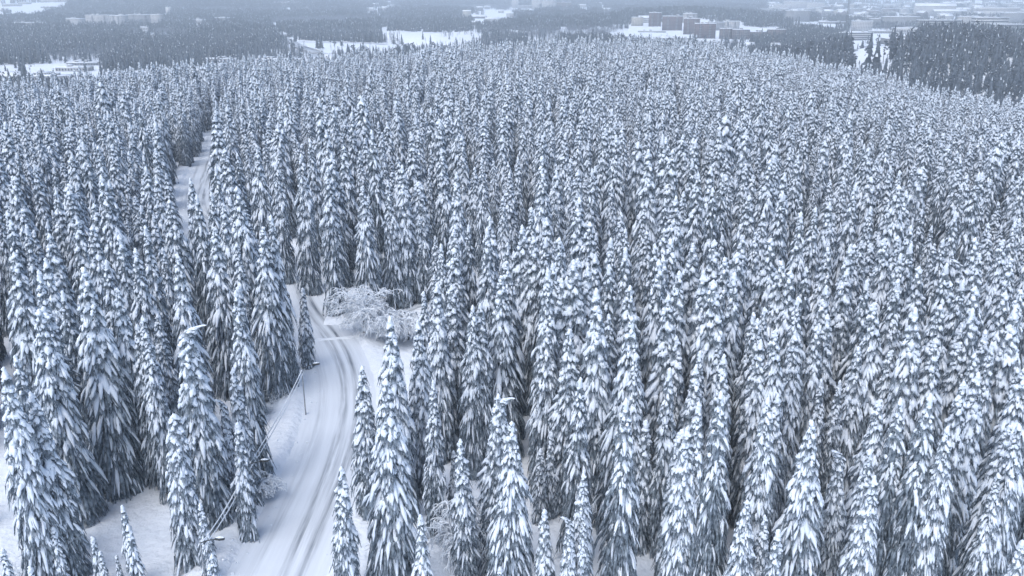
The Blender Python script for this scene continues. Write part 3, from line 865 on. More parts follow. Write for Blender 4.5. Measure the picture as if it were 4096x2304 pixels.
# ------------------------------------------------------------------ street lamps and their frosted cables
def lamp_at(u, v, h, yaw, lab):
    p = hit(u, v, h)
    e = link('street_lamp', None, loc=tuple(p), rot=(0, 0, yaw), label=lab, category='street lamp', group='lamps along the forest road')
    g = Geo(); zz = np.array([-0.3, 0, h * 0.5, h]); g.tube(np.stack([0 * zz, 0 * zz, zz], 1), [0.08, 0.08, 0.07, 0.06], n=8)
    link('pole', g.mesh('lamp_pole', M['steel'], True), parent=e)
    g = Geo(); t = np.linspace(0, 1, 6); g.tube(np.stack([1.35 * t, 0 * t, h - 0.1 + 0.42 * np.sin(t * 1.5)], 1), 0.045, n=6)
    link('arm', g.mesh('lamp_arm', M['dark_metal'], True), parent=e)
    g = Geo(); x = np.array([1.25, 1.35, 1.7, 2.05, 2.12]); g.tube(np.stack([x, 0 * x, h + 0.34 + 0.04 * x], 1), [0.03, 0.12, 0.16, 0.11, 0.02], n=8)
    hd = link('lamp_head', g.mesh('lamp_head', M['dark_metal'], True), parent=e)
    g = Geo(); g.tube(np.stack([x[1:4], 0 * x[1:4], h + 0.47 + 0.04 * x[1:4]], 1), [0.04, 0.12, 0.04], n=7)
    link('snow_cap', g.mesh('lamp_snow', M['tree_snow'], True), parent=hd)
    return p + np.array([0, 0, h - 0.25])
tops = [lamp_at(1207, 1472, 6.3, R(8), 'curved-arm street lamp reaching over the verge at the road bend'),
        lamp_at(988, 1858, 6.0, R(0), 'street lamp half lost in frosted twigs on the lower left verge'),
        lamp_at(800, 2168, 6.0, R(-5), 'street lamp buried behind the bowed snow-laden bush at the bottom')]
up_ = lamp_at(836, 772, 6.0, R(10), 'distant street lamp among spruces beside the upper road')
for a, b, nm in ((tops[0], tops[1], 'upper'), (tops[1], tops[2], 'lower')):
    for k, dzz in ((0, 0.0), (1, -0.38)):
        t = np.linspace(0, 1, 24)[:, None]
        pts = a + (b - a) * t; pts[:, 2] += dzz - 0.45 * (1 - (2 * t[:, 0] - 1) ** 2)
        pts[:, 0] += 0.12 * k
        g = Geo(); g.tube(pts, 0.055 + 0.02 * noise2(np.arange(24) * 0.8, np.zeros(24), 40 + k), n=6)
        o = link('frosted_cable', g.mesh('frosted_cable', M['frost'], True), category='cable', group='frost-thick cables between the lamps',
             label=f"{'higher' if k == 0 else 'sagging lower'} frost-thick cable of the {'span from the bend lamp down to the lower lamp' if nm == 'upper' else 'span running down to the bottom bush'}")

# ------------------------------------------------------------------ undergrowth: frosted shrubs, snow clods
def shrub(seed, H=2.2, n=26):
    r = np.random.default_rng(seed); g = Geo()
    for k in range(n):
        az = r.uniform(0, 6.28); el = r.uniform(0.7, 1.5); d = np.array([math.cos(az) * math.cos(el), math.sin(az) * math.cos(el), math.sin(el)])
        p = np.array([r.normal(0, .25), r.normal(0, .25), -0.1]); L = H * r.uniform(0.5, 1.1); pts = [p]
        for i in range(5):
            d = d + np.array([r.normal(0, .12), r.normal(0, .12), -0.16 * i * r.random()]); d /= np.linalg.norm(d); pts.append(pts[-1] + d * L / 5)
        pts = np.array(pts); g.tube(pts, np.linspace(0.035, 0.02, 6), n=3, cap=False)
        for q in range(3):
            i = r.integers(1, 5); a2 = az + r.normal(0, 1.2); d2 = np.array([math.cos(a2) * .8, math.sin(a2) * .8, r.uniform(-.2, .6)])
            g.tube(np.array([pts[i], pts[i] + d2 * L * .15, pts[i] + d2 * L * .3 - np.array([0, 0, .08])]), [0.028, 0.022, 0.016], n=3, cap=False)
    return g
SH = [bpy.data.objects.new('shrub_shape', shrub(k).mesh('frosted_shrub', M['frost'])) for k in (1, 2, 3)]
n = 1500
sx = rng.uniform(-150, 150, n); sy = rng.uniform(45, 230, n)
dm_ = path_dist(main_path, sx, sy); ds_ = path_dist(side_path, sx, sy)
su, sv = project(sx, sy, terrain(sx, sy))
road_edge = (dm_ > 6.5) & (dm_ < 11) & (sx < 20)
gap = inside(KEEP[4], su, sv)
ok = (dm_ > 6.5) & (ds_ > 4.5) & ((rng.random(n) < 0.33) | (road_edge & (rng.random(n) < 0.6)) | gap)
for q in (0, 2):
    ok &= ~inside(KEEP[q], su, sv)
ok &= ~(inside(KEEP[3], su, sv) & (rng.random(n) < 0.7))
xs = np.concatenate([sx[ok], rng.uniform(-31, -20, 60)]); ys = np.concatenate([sy[ok], rng.uniform(92, 118, 60)])
d2 = path_dist(main_path, xs, ys) > 6.2
xs, ys = xs[d2], ys[d2]; k = len(xs)
ssz = rng.uniform(0.5, 1.35, k)
scatter('undergrowth', np.stack([xs, ys, terrain(xs, ys)], 1), np.stack([0 * xs, 0 * xs, rng.uniform(0, 6.28, k)], 1), np.stack([ssz] * 3, 1), rng.integers(0, 3, k), SH, 'thin frosted shrubs and saplings poking out of the forest snow')
def clod(seed):
    r = np.random.default_rng(seed); g = Geo(); x = np.linspace(-.12, .12, 4)
    g.tube(np.stack([x, r.normal(0, .01, 4), 0 * x], 1), [0.03, 0.1, 0.09, 0.02], n=6); return g
CL = [bpy.data.objects.new('clod_shape', clod(k).mesh('snow_clod', M['snow'], True)) for k in (1, 2)]
idx = rng.integers(0, len(main_path), 900); off = np.concatenate([rng.uniform(-6.5, -2.6, 700), rng.uniform(3.2, 6, 200)])
t_ = np.gradient(main_path, axis=0); t_ /= np.linalg.norm(t_, axis=1, keepdims=True)
px_ = main_path[idx, 0] + t_[idx, 1] * off; py_ = main_path[idx, 1] - t_[idx, 0] * off
zb_ = terrain_smooth(main_path)[idx] + np.where(np.abs(off) > 4.5, 0.45, 0.08)
scatter('snow_clods', np.stack([px_, py_, zb_], 1), np.stack([0 * px_, 0 * px_, rng.uniform(0, 6.28, 900)], 1), np.stack([rng.uniform(.4, 1.6, 900)] * 3, 1), rng.integers(0, 2, 900), CL, 'small clods of snow thrown onto the road verge')

# ------------------------------------------------------------------ the valley: far roads, lake, buildings
def far_strip(name, pts, w, mat, lab, lift=0.35, kind='structure'):
    P = np.array([hit(u, v, 0, 500)[:2] for u, v in pts])
    s = np.concatenate([[0], np.cumsum(np.linalg.norm(np.diff(P, axis=0), axis=1))]); m = np.arange(0, s[-1], 12.0)
    P = np.stack([np.interp(m, s, P[:, 0]), np.interp(m, s, P[:, 1])], 1)
    for _ in range(6):
        P[1:-1] = 0.5 * P[1:-1] + 0.25 * (P[2:] + P[:-2])
    t = np.gradient(P, axis=0); t /= np.linalg.norm(t, axis=1, keepdims=True); nr = np.stack([t[:, 1], -t[:, 0]], 1)
    off = np.linspace(-w / 2, w / 2, 5)
    Q = P[:, None] + nr[:, None] * off[None, :, None]
    Z = terrain(Q[..., 0], Q[..., 1]) + lift
    n, k = len(P), 5; i = np.arange(n - 1)[:, None] * k + np.arange(k - 1)[None]
    link(name, mesh_from(name, np.dstack([Q, Z]), np.stack([i, i + 1, i + k + 1, i + k], -1).reshape(-1, 4)[:, ::-1], mat, smooth_=True), kind=kind, label=lab)
    return P
M['far_road'] = noise_mat('trodden_valley_road', 0.05, (0.28, 0.31, 0.35), (0.5, 0.54, 0.6))
hw = [(1085, 95), (1112, 125), (1150, 155), (1200, 180), (1250, 208), (1295, 228), (1345, 243)]
P1 = far_strip('highway', hw, 9, M['far_road'], 'two-lane valley road sweeping down to the bridge', 0.5)
far_strip('highway', [(u - 14, v + 5) for u, v in hw], 8, M['far_road'], 'second carriageway beside the valley road', 0.5)
far_strip('valley_road', [(1190, 168), (1290, 170), (1440, 172), (1560, 180)], 9, M['far_road'], 'snowy cross road beyond the lone spruces')
far_strip('valley_road', [(1290, 214), (1420, 216), (1600, 217), (1760, 218)], 8, M['far_road'], 'straight road in front of the lakeside trees')
far_strip('valley_road', [(1060, 222), (1180, 222), (1290, 226)], 7, M['far_road'], 'road passing beneath the bridge')
far_strip('valley_road', [(3500, 178), (3450, 190), (3415, 207), (3380, 212)], 8, M['far_road'], 'looping track on the open snowy slope')
far_strip('valley_road', [(4000, 440), (4060, 450), (4140, 458)], 8, M['far_road'], 'short stretch of road at the right edge below the dark wood')
# bridge deck with parapets
pm = hit(1196, 190, 0, 500); pe = hit(1268, 215, 0, 500)
e = link('road_bridge', None, loc=tuple((pm + pe) / 2 + np.array([0, 0, 1.0])), rot=(0, 0, math.atan2(pe[1] - pm[1], pe[0] - pm[0])), label='low concrete road bridge carrying the valley road over the cross road', category='bridge')
Lb = np.linalg.norm((pe - pm)[:2]) / 2
for nm, bx_, m_ in (('deck', (-Lb, Lb, -10, 10, -1.2, 0.6), 'concrete'), ('parapet', (-Lb, Lb, -10.3, -9.9, -1.2, 1.7), 'concrete'), ('parapet', (-Lb, Lb, 9.9, 10.3, -1.2, 1.7), 'concrete'), ('snow_cover', (-Lb, Lb, -9.8, 9.8, 0.62, 0.8), 'far_road')):
    g = Geo(); g.box(*bx_); link(nm, g.mesh(nm, M[m_]), parent=e)
# frozen lake: a level sheet
LK = [(1528, 112), (1600, 124), (1660, 131), (1780, 134), (1880, 126), (1925, 150), (1905, 176), (1850, 192), (1760, 199), (1690, 190), (1620, 172), (1530, 160), (1500, 148)]
lp = np.array([hit(u, v, 0, 500) for u, v in LK])
cxy = lp[:, :2].mean(0); zl = lp[:, 2].mean()
V = [(*cxy, zl + 1.6)] + [(p[0], p[1], zl + 1.6) for p in lp]
V += [(cxy[0] + (p[0] - cxy[0]) * 1.12, cxy[1] + (p[1] - cxy[1]) * 1.12, zl - 4) for p in lp]
nL = len(lp)
g = Geo(); g.add(V, [(0, 1 + (i + 1) % nL, 1 + i) for i in range(nL)]); g.n = 0
g2 = Geo(); g2.v = [np.array(V, float)]; g2.n = len(V)
g2.f3 = [np.array([(0, 1 + (i + 1) % nL, 1 + i) for i in range(nL)])]; g2.m3 = [np.zeros(nL, int)]
g2.f4 = [np.array([(1 + i, 1 + (i + 1) % nL, 1 + nL + (i + 1) % nL, 1 + nL + i) for i in range(nL)])]; g2.m4 = [np.zeros(nL, int)]
link('frozen_lake', g2.mesh('frozen_lake', M['roof_snow']), kind='structure', label='small frozen lake under smooth snow')

BLD = []   # occupied discs x, y, r
WIN = {}
def building(u, v, w, h, depth, mat, yaw=0.0, roof='flat', rows=None, desc='', full=None, bal=False, absw=None):
    """u, v: middle of the base in the photo; w, h in photo pixels; depth in metres; returns the record for its label"""
    p = hit(u, v, 0, 500)
    dist = math.hypot(math.hypot(p[0], p[1]), CAMZ - p[2])
    k = dist / FPX
    W, Hh = w * k, h * k
    if absw: W, Hh = absw
    W = max(W, 5); Hh = max(Hh, 2.6)
    e = link(desc_name(roof, Hh), None, loc=(p[0], p[1] + depth / 2, p[2] - 0.4), rot=(0, 0, R(yaw)))
    x, d = W / 2, depth / 2
    g = Geo(); g.box(-x, x, -d, d, -0.8, Hh)
    if roof == 'gable':
        rh = min(depth, W) * 0.32
        if W >= depth * 0.8:     # ridge along x
            g.add([(-x, -d, Hh), (-x, d, Hh), (-x, 0, Hh + rh), (x, -d, Hh), (x, d, Hh), (x, 0, Hh + rh)], [(0, 2, 1), (3, 4, 5)])
            o = 0.5
            rv = []
            for sg in (-1, 1):
                rv += [(-x - o, sg * (d + o), Hh - o * rh / d), (x + o, sg * (d + o), Hh - o * rh / d), (x + o, 0, Hh + rh), (-x - o, 0, Hh + rh)]
        else:
            g.add([(-x, -d, Hh), (x, -d, Hh), (0, -d, Hh + rh), (-x, d, Hh), (x, d, Hh), (0, d, Hh + rh)], [(0, 1, 2), (3, 5, 4)])
            o = 0.5
            rv = []
            for sg in (-1, 1):
                rv += [(sg * (x + o), -d - o, Hh - o * rh / x), (sg * (x + o), d + o, Hh - o * rh / x), (0, d + o, Hh + rh), (0, -d - o, Hh + rh)]
        gr = Geo(); rv = np.array(rv); th = 0.45
        for s0 in (0, 4):
            q = rv[s0:s0 + 4]; qq = q + np.array([0, 0, th])
            gr.add(np.concatenate([q + np.array([0, 0, 0.02]), qq]), [(0, 1, 2, 3), (4, 5, 6, 7), (0, 1, 5, 4), (1, 2, 6, 5), (2, 3, 7, 6), (3, 0, 4, 7)])
    else:
        gr = Geo(); gr.box(-x - 0.35, x + 0.35, -d - 0.35, d + 0.35, Hh + 0.003, Hh + 0.75)
    link('wall', g.mesh('wall', M[mat]), parent=e)
    ro = link('roof', gr.mesh('roof', M['roof_snow']), parent=e)
    if roof == 'flat' and W > 14:
        r_ = np.random.default_rng(int(u * 7 + v))
        for q in range(1 + int(W > 30)):
            gx0 = r_.uniform(-x * .7, x * .5); hb = r_.uniform(1.2, 2.6)
            gg = Geo(); gg.box(gx0, gx0 + r_.uniform(3, 6), -d * .35, d * .3, Hh + 0.76, Hh + 0.76 + hb, 0); gg.box(gx0 - .15, gx0 + 6.1, -d * .35 - .15, d * .3 + .15, Hh + 0.765 + hb, Hh + 1.15 + hb, 1)
            link('plant_room', gg.mesh('plant_room', [M[mat], M['roof_snow']]), parent=ro)
    elif roof == 'gable' and W > 6:
        gg = Geo(); gg.box(x * .3, x * .3 + .8, -.4, .4, Hh + 0.5, Hh + min(depth, W) * 0.32 + 1.2)
        link('chimney', gg.mesh('chimney', M['brick_brown']), parent=ro)
    nr = rows if rows is not None else max(1, int(round(Hh / 3.0)))
    if nr:
        gw = Geo(); fh = Hh / nr
        band = rows is not None and rows < 0
        if band:
            nr = -rows; fh = Hh / nr
        for face in range(3):
            half = x if face == 0 else d
            nc = max(1, int(half * 2 / 3.4))
            cw = half * 2 / nc
            for i in range(nr):
                z0 = i * fh + fh * 0.32; z1 = z0 + fh * 0.45
                segs = [(-half + 0.8, half - 0.8)] if band else [(-half + cw * (j + .22), -half + cw * (j + .78)) for j in range(nc)]
                for a, b in segs:
                    if face == 0: q = [(a, -d - .03, z0), (b, -d - .03, z0), (b, -d - .03, z1), (a, -d - .03, z1)]
                    elif face == 1: q = [(x + .03, a, z0), (x + .03, b, z0), (x + .03, b, z1), (x + .03, a, z1)]
                    else: q = [(-x - .03, b, z0), (-x - .03, a, z0), (-x - .03, a, z1), (-x - .03, b, z1)]
                    gw.add(q, [(0, 1, 2, 3)])
        link('windows', gw.mesh('windows', M['glass']), parent=e, kind='stuff')
    if bal:
        for fx in (-0.55, 0.35):
            gb = Geo()
            for i in range(1, nr):
                z = i * fh
                gb.box(x * fx, x * fx + 4.2, -d - 1.5, -d + 0.01, z, z + 0.15, 0); gb.box(x * fx, x * fx + 4.2, -d - 1.55, -d - 1.42, z + .16, z + 1.05, 0)
                gb.box(x * fx, x * fx + 4.2, -d - 1.4, -d - .1, z + .153, z + .3, 1)
            link('balcony_stack', gb.mesh('balconies', [M['concrete'], M['roof_snow']]), parent=e)
    BLD.append((p[0], p[1] + depth / 2, max(W, depth) / 2 + 3))
    INFO.append([e, u, v - h / 2, desc, full, roof, Hh])
    return e
INFO = []
def desc_name(roof, Hh):
    return 'house' if roof == 'gable' and Hh < 9 else ('apartment_block' if Hh > 9 else 'low_building')

B = building
# village under the hill edge, left
B(334, 262, 118, 10, 14, 'plaster_grey', 4, 'flat', 1, full='long double-stepped flat roof farthest back in the left village')
B(285, 286, 110, 14, 20, 'plaster', 4, 'flat', 1, full='wide low hall in the left village in front of the double-stepped roof')
B(200, 330, 125, 22, 16, 'plaster_grey', 6, 'flat', 1, full='long snow-roofed shed lowest in the left village')
B(354, 350, 60, 16, 12, 'plaster', -8, 'gable', 1, full='snow-roofed hall half sunk behind the hill treetops at far left')
B(42, 322, 66, 16, 14, 'plaster_grey', 5, 'gable', 1, full='grey barn near the left edge of the photo above the treetops')
B(160, 304, 46, 12, 12, 'plaster', 5, 'flat', 1, full='small flat pavilion between barn and long shed at far left')
B(560, 320, 26, 14, 10, 'wood_yellow', 20, 'gable', 1, full='lone little house with steep white roof right of the village pines')
B(663, 318, 52, 16, 11, 'plaster_grey', -18, 'gable', 2, full='grey gabled house with two broad white roof slopes above the hill edge')
B(750, 312, 48, 16, 10, 'wood_yellow', 12, 'gable', 1, full='pale cottage in front of its twin-roofed neighbour')
B(758, 290, 44, 12, 10, 'brick_brown', 8, 'gable', 1, full='dark cottage just behind the pale cottage')
B(806, 294, 36, 12, 9, 'brick_brown', -5, 'gable', 1, full='dark low cottage between two white-roofed neighbours')
B(848, 294, 40, 14, 10, 'wood_yellow', -25, 'gable', 1, full='small house with bright snowy gable left of the big round pine')
B(952, 288, 48, 16, 11, 'wood_yellow', 22, 'gable', 2, full='yellow-walled two-storey house right of the big round pine')
B(1036, 286, 44, 16, 10, 'wood_yellow', -15, 'gable', 2, full='pale house in front of the long school block')
B(1137, 281, 42, 16, 10, 'wood_yellow', 20, 'gable', 2, full='house directly before the middle of the long school block')
B(883, 252, 134, 16, 16, 'plaster_grey', 2, 'flat', 1, full='long low snow-roofed depot behind the big round pine')
B(1118, 258, 168, 20, 14, 'plaster', 2, 'flat', 2, full='long two-storey school block beside the bridge')
B(1318, 256, 58, 14, 26, 'plaster_grey', 15, 'gable', 1, full='big bright tent-roofed hall at the end of the bridge')
# blocks on the left ridge
B(298, 106, 56, 26, 24, 'plaster', -20, desc='white cubic', full='white cubic apartment block alone on the left wooded ridge')
B(400, 108, 92, 40, 13, 'plaster', 3, full='longest pale slab block of the left ridge row', bal=True)
B(474, 112, 52, 42, 22, 'plaster', -20, full='pale slab with bright end wall overlapping the longest ridge block', bal=True)
B(564, 106, 96, 40, 13, 'plaster_grey', 2, full='grey slab block right of the overlapping pair on the left ridge', bal=True)
B(628, 108, 36, 42, 16, 'plaster', -12, full='narrow pale end block closing the ridge row')
B(580, 122, 50, 12, 14, 'plaster', 0, 'flat', 1, full='low snow-roofed building at the foot of the grey slab block')
B(674, 66, 15, 32, 10, 'plaster', 0, 'flat', 0, full='slim windowless white tower rising above the ridge wood')
B(795, 98, 44, 18, 15, 'plaster', -10, 'flat', 1, full='small bright-roofed building right of the white tower')
B(898, 88, 108, 15, 15, 'plaster_grey', 3, 'flat', 2, full='long pale roof line in the trees beyond the depot')
B(115, 114, 118, 20, 14, 'plaster', 3, 'flat', 2, full='long pale building in the haze left of the white cubic block')
B(24, 112, 48, 14, 13, 'plaster', 3, 'flat', 1, full='pale roof touching the left edge of the photo in the haze')
B(1143, 22, 106, 12, 20, 'plaster_grey', 3, 'flat', 2, full='hazy long building behind the start of the valley road')
# scattered houses beyond the lake
for i, (u, v, w, h, mt, yw, lab) in enumerate([
    (1479, 44, 28, 10, 'plaster', 0, 'hazy house farthest left of the scattered ones beyond the lake'), (1503, 26, 20, 10, 'plaster', 10, 'tiny hazy house behind the farthest left one beyond the lake'),
    (1538, 48, 18, 17, 'plaster', -10, 'tall narrow pale house in the wood above the lake'), (1553, 18, 16, 9, 'plaster_grey', 0, 'tiny house near the top edge above the tall narrow one'),
    (1867, 68, 32, 22, 'wood_yellow', 15, 'pale two-storey house with bright gable right of the lake'), (1912, 74, 70, 8, 'brick_brown', -10, 'long dark row house slanting beside the pale two-storey house'),
    (1904, 102, 32, 13, 'plaster_grey', 5, 'house nearest the right shore of the lake'), (1970, 88, 58, 13, 'plaster', 10, 'wide white-roofed house right of the slanting row house'),
    (1919, 44, 24, 14, 'plaster_grey', 0, 'grey house behind the slanting row house'), (1949, 36, 22, 9, 'plaster', 8, 'small pale house up behind the wide white-roofed one'),
    (2004, 52, 22, 9, 'plaster', 0, 'small house left of the tower blocks edge'), (2040, 68, 26, 14, 'plaster', -12, 'house just below the leftmost pale tower block'),
    (2330, 30, 26, 10, 'plaster', 0, 'hazy house right of the dark brick tower'), (2395, 22, 24, 9, 'plaster', 10, 'farther hazy house right of the dark brick tower'),
    (2430, 48, 30, 12, 'plaster', -8, 'house in the trees between tower blocks and brick quarter')]):
    B(u, v, w, h, 9, mt, yw, 'gable', None, full=lab)
B(2060, 32, 26, 28, 14, 'plaster', 0, full='leftmost pale tower block at the top edge')
B(2102, 34, 58, 10, 14, 'plaster_grey', 0, 'flat', 2, full='low link building between the pale tower blocks')
B(2148, 38, 38, 34, 16, 'plaster', -8, full='second pale tower block with shaded side')
B(2195, 41, 50, 34, 20, 'plaster', 12, full='wide pale tower block in the middle of the top row')
B(2255, 40, 52, 28, 16, 'brick_brown', 5, full='dark brick tower block right of the pale ones', bal=True)
# brick quarter
B(2550, 104, 42, 32, 12, 'wood_yellow', -18, full='pale-fronted block at the left end of the brick quarter')
B(2586, 92, 60, 20, 14, 'plaster', 8, 'gable', 3, full='white-roofed house behind the left brick blocks')
B(2621, 106, 46, 50, 18, 'brick', -10, full='leftmost dark brick block of the quarter', bal=True)
B(2690, 122, 74, 52, 18, 'brick', -8, full='second brick block, above the long garage wall', bal=True)
B(2760, 92, 50, 34, 14, 'plaster', 0, full='pale block standing behind the second brick block', bal=True)
B(2768, 138, 58, 58, 20, 'brick', -14, full='tallest brick block in the centre of the quarter', bal=True)
B(2821, 154, 78, 54, 16, 'brick', -10, full='frontmost brick block with two balcony stacks', bal=True)
B(2860, 122, 72, 30, 14, 'plaster_grey', -8, full='grey block behind the frontmost brick block')
B(2926, 116, 60, 28, 14, 'plaster', -10, full='pale block at the upper right of the brick quarter', bal=True)
B(2905, 156, 46, 38, 14, 'brick_brown', -8, full='brown block beside the frontmost brick block', bal=True)
B(2965, 158, 62, 36, 14, 'brick_brown', -8, full='brown stepped block at the right of the quarter', bal=True)
B(3035, 154, 80, 24, 14, 'brick_brown', -6, full='long brown block half hidden by dark conifers', bal=False)
B(3108, 158, 62, 36, 14, 'brick_brown', -6, full='brown end block with white balconies right of the dark conifers', bal=True)
B(2660, 164, 36, 12, 10, 'brick_brown', 5, 'gable', 1, full='small dark hut with white roof on the slope under the brick quarter')
B(2608, 130, 104, 6, 6, 'concrete', -14, 'flat', 0, full='upper long garage wall capped with snow')
B(2729, 158, 108, 6, 6, 'concrete', -14, 'flat', 0, full='lower long garage wall below the tallest brick block')
B(2850, 172, 60, 6, 6, 'concrete', -14, 'flat', 0, full='short garage wall at the foot of the frontmost brick block')
B(3000, 190, 34, 12, 10, 'plaster', 6, 'gable', 1, full='pale cottage at the hill edge under the brown blocks')
B(3104, 194, 32, 13, 10, 'wood_yellow', 10, 'gable', 1, full='upper of two cottages in the hollow right of the brick quarter')
B(3124, 220, 38, 14, 11, 'wood_yellow', -12, 'gable', 1, full='lower of two cottages in the hollow right of the brick quarter')
# the town, near rows
T = [(3420, 162, 130, 28, 14, 'plaster', 8, -4, 'long white four-storey block with window bands, nearest in the town'),
 (3450, 124, 68, 34, 18, 'plaster', -8, None, 'white cubic office block behind the long banded one'),
 (3516, 108, 60, 28, 20, 'plaster_grey', 4, None, 'grey stepped block right of the white cubic office'),
 (3606, 112, 122, 38, 28, 'plaster_grey', -6, None, 'large dark grey block with hipped snowy roof'),
 (3547, 134, 120, 9, 10, 'concrete', -5, 1, 'long low depot roof before the large dark grey block'),
 (3644, 136, 110, 20, 24, 'plaster', -5, 1, 'low white commercial hall in front of the hipped block'),
 (3758, 126, 148, 38, 16, 'plaster_grey', -3, -5, 'long pale ribbon-windowed block behind the right wood'),
 (3870, 118, 62, 42, 18, 'plaster', -3, None, 'tall grid-windowed block in the middle of the right-hand row'),
 (3962, 124, 122, 44, 18, 'plaster', 8, -5, 'white block with strong dark ribbons behind the right wood'),
 (4040, 134, 120, 30, 16, 'plaster_grey', -4, -3, 'striped office block touching the right edge'),
 (4064, 94, 86, 34, 26, 'plaster_grey', 10, None, 'bulky pale hall at the right edge behind the striped office'),
 (3994, 70, 138, 32, 20, 'plaster', 0, 2, 'large block with three big dark openings near the upper right corner'),
 (3742, 64, 132, 34, 26, 'plaster', -12, None, 'long gabled institute with white roof near the top right'),
 (3606, 176, 92, 18, 26, 'plaster_grey', 10, 0, 'curved-wall arena building at the edge of the right wood'),
 (3190, 86, 86, 38, 14, 'plaster_grey', 0, None, 'grey apartment row left of the snowy sports field'),
 (3190, 38, 98, 28, 14, 'plaster', 0, None, 'pale hazy slab at the top edge above the sports field'),
 (3262, 42, 60, 26, 14, 'plaster', -6, None, 'pale slab next to the hazy one above the sports field'),
 (3416, 58, 58, 20, 18, 'plaster_grey', 0, None, 'grey block just left of the lattice mast top'),
 (3490, 50, 62, 16, 18, 'plaster_grey', 4, None, 'low grey block right of the lattice mast'),
 (3292, 64, 38, 14, 12, 'plaster', 0, None, 'small pale block in the conifers above the sports field'),
 (3800, 66, 110, 18, 18, 'plaster_grey', -4, None, 'grey block before the long gabled institute'),
 (3330, 96, 92, 8, 12, 'concrete', -6, 1, 'low stand along the far side of the sports field'),
 (3130, 40, 62, 18, 14, 'plaster', -4, None, 'pale balcony-striped building left of the hazy slabs'),
 (3060, 52, 56, 14, 14, 'plaster_grey', 6, None, 'grey terrace on the slope beside the dark ridge wood')]
for (u, v, w, h, dp, mt, yw, rw, lab) in T:
    B(u, v, w, h, dp, mt, yw, 'gable' if 'gabled' in lab else 'flat', rw, full=lab)
n_named = len(INFO)
# town fabric further out, on a street grid
mats_ = ['plaster', 'plaster', 'plaster_grey', 'wood_yellow', 'brick_brown']
TOWN = np.array([(2960, -40), (3040, 14), (3095, 60), (3200, 66), (3420, 92), (3520, 96), (3650, 90), (3700, 90), (4096, 96), (4400, 90), (4400, -60), (2960, -60)], float)
cnt = 0
ang = R(12)
for gy_ in range(0, 60):
    for gx_ in range(-20, 80):
        if cnt >= 190: break
        X0 = 450 + (gx_ * 50) * math.cos(ang) - (gy_ * 62) * math.sin(ang); Y0 = 1650 + (gx_ * 50) * math.sin(ang) + (gy_ * 62) * math.cos(ang)
        X0 += rng.normal(0, 7); Y0 += rng.normal(0, 7)
        if Y0 < 1500: continue
        z_ = tz(X0, Y0); u, v = project(X0, Y0, z_)
        if not bool(inside(TOWN, u, v)) or u > 4230 or v < 2: continue
        if any((X0 - a) ** 2 + (Y0 + 8 - b) ** 2 < (c + 16) ** 2 for a, b, c in BLD): continue
        if rng.random() < 0.1 + 0.55 * (Y0 > 2600): continue
        Wm, Hm = rng.uniform(18, 46), rng.uniform(6, 20)
        if Y0 > 3600: Wm *= 1.4
        mt = mats_[rng.integers(0, 5)]
        gab = rng.random() < 0.3
        B(float(u), float(v), 10, 10, rng.uniform(12, 18), mt, 12 + rng.normal(0, 3) + (90 if rng.random() < .3 else 0), 'gable' if gab else 'flat', None if Y0 < 3300 else -max(1, int(Hm / 3)), absw=(Wm, Hm),
          desc=('large ' if Wm > 38 else 'small ' if Wm < 26 else '') + {'plaster': 'pale', 'plaster_grey': 'grey', 'wood_yellow': 'cream', 'brick_brown': 'dark'}[mt] + (' gabled' if gab else ' flat-roofed'))
        cnt += 1
# small farms and roofs in the left haze
for (u, v, w, h) in [(45, 22, 60, 8), (95, 14, 40, 7), (20, 44, 30, 8), (200, 6, 70, 8), (275, 4, 60, 8), (190, 30, 46, 6), (90, 66, 30, 7), (60, 128, 26, 9), (740, 92, 30, 12), (960, 46, 24, 16), (1230, 34, 34, 7), (1330, 12, 26, 8), (1700, 26, 22, 8), (1780, 14, 24, 8), (2480, 14, 30, 9), (2560, 8, 34, 9), (1640, 8, 22, 7)]:
    B(u, v + h / 2, w, h, 14, 'plaster', rng.normal(0, 6), 'flat', 1, desc='hazy pale flat-roofed')
BM = [(i_[1], i_[2], q) for i_, q in [(INFO[k_], n_) for k_, n_ in []]]
marks = []
for e_, u, v, d_, full_, roof_, H_ in INFO[:n_named]:
    for key, nm in (('long white four-storey', 'white banded block'), ('white cubic office', 'white cubic office'), ('hipped snowy roof', 'hipped grey block'), ('tall grid-windowed', 'grid-windowed block'),
                    ('three big dark openings', 'big-opening block'), ('long gabled institute', 'gabled institute'), ('grey apartment row', 'grey apartment row'), ('striped office block', 'striped office'),
                    ('low grey block right of the lattice', 'mast block'), ('pale hazy slab at the top', 'hazy slab'), ('white cubic apartment block', 'white ridge cube'),
                    ('slim windowless white tower', 'slim white tower'), ('frontmost brick', 'front brick block'), ('wide pale tower', 'wide pale tower block'), ('tall narrow pale house', 'narrow house')):
        if full_ and key in full_:
            marks.append((u, v, nm))
al = relative_labels([(i_[1], i_[2], i_[3]) for i_ in INFO[n_named:]], marks, 'building')
for k_, (e_, u, v, d_, full_, roof_, H_) in enumerate(INFO):
    cat = {'house': 'house', 'apartment_block': 'apartment block', 'low_building': 'building'}[e_.name.split('.')[0]]
    e_['category'] = cat
    e_['label'] = full_ if full_ else al[k_ - n_named]
    if not full_: e_['group'] = 'buildings of the hazy town'

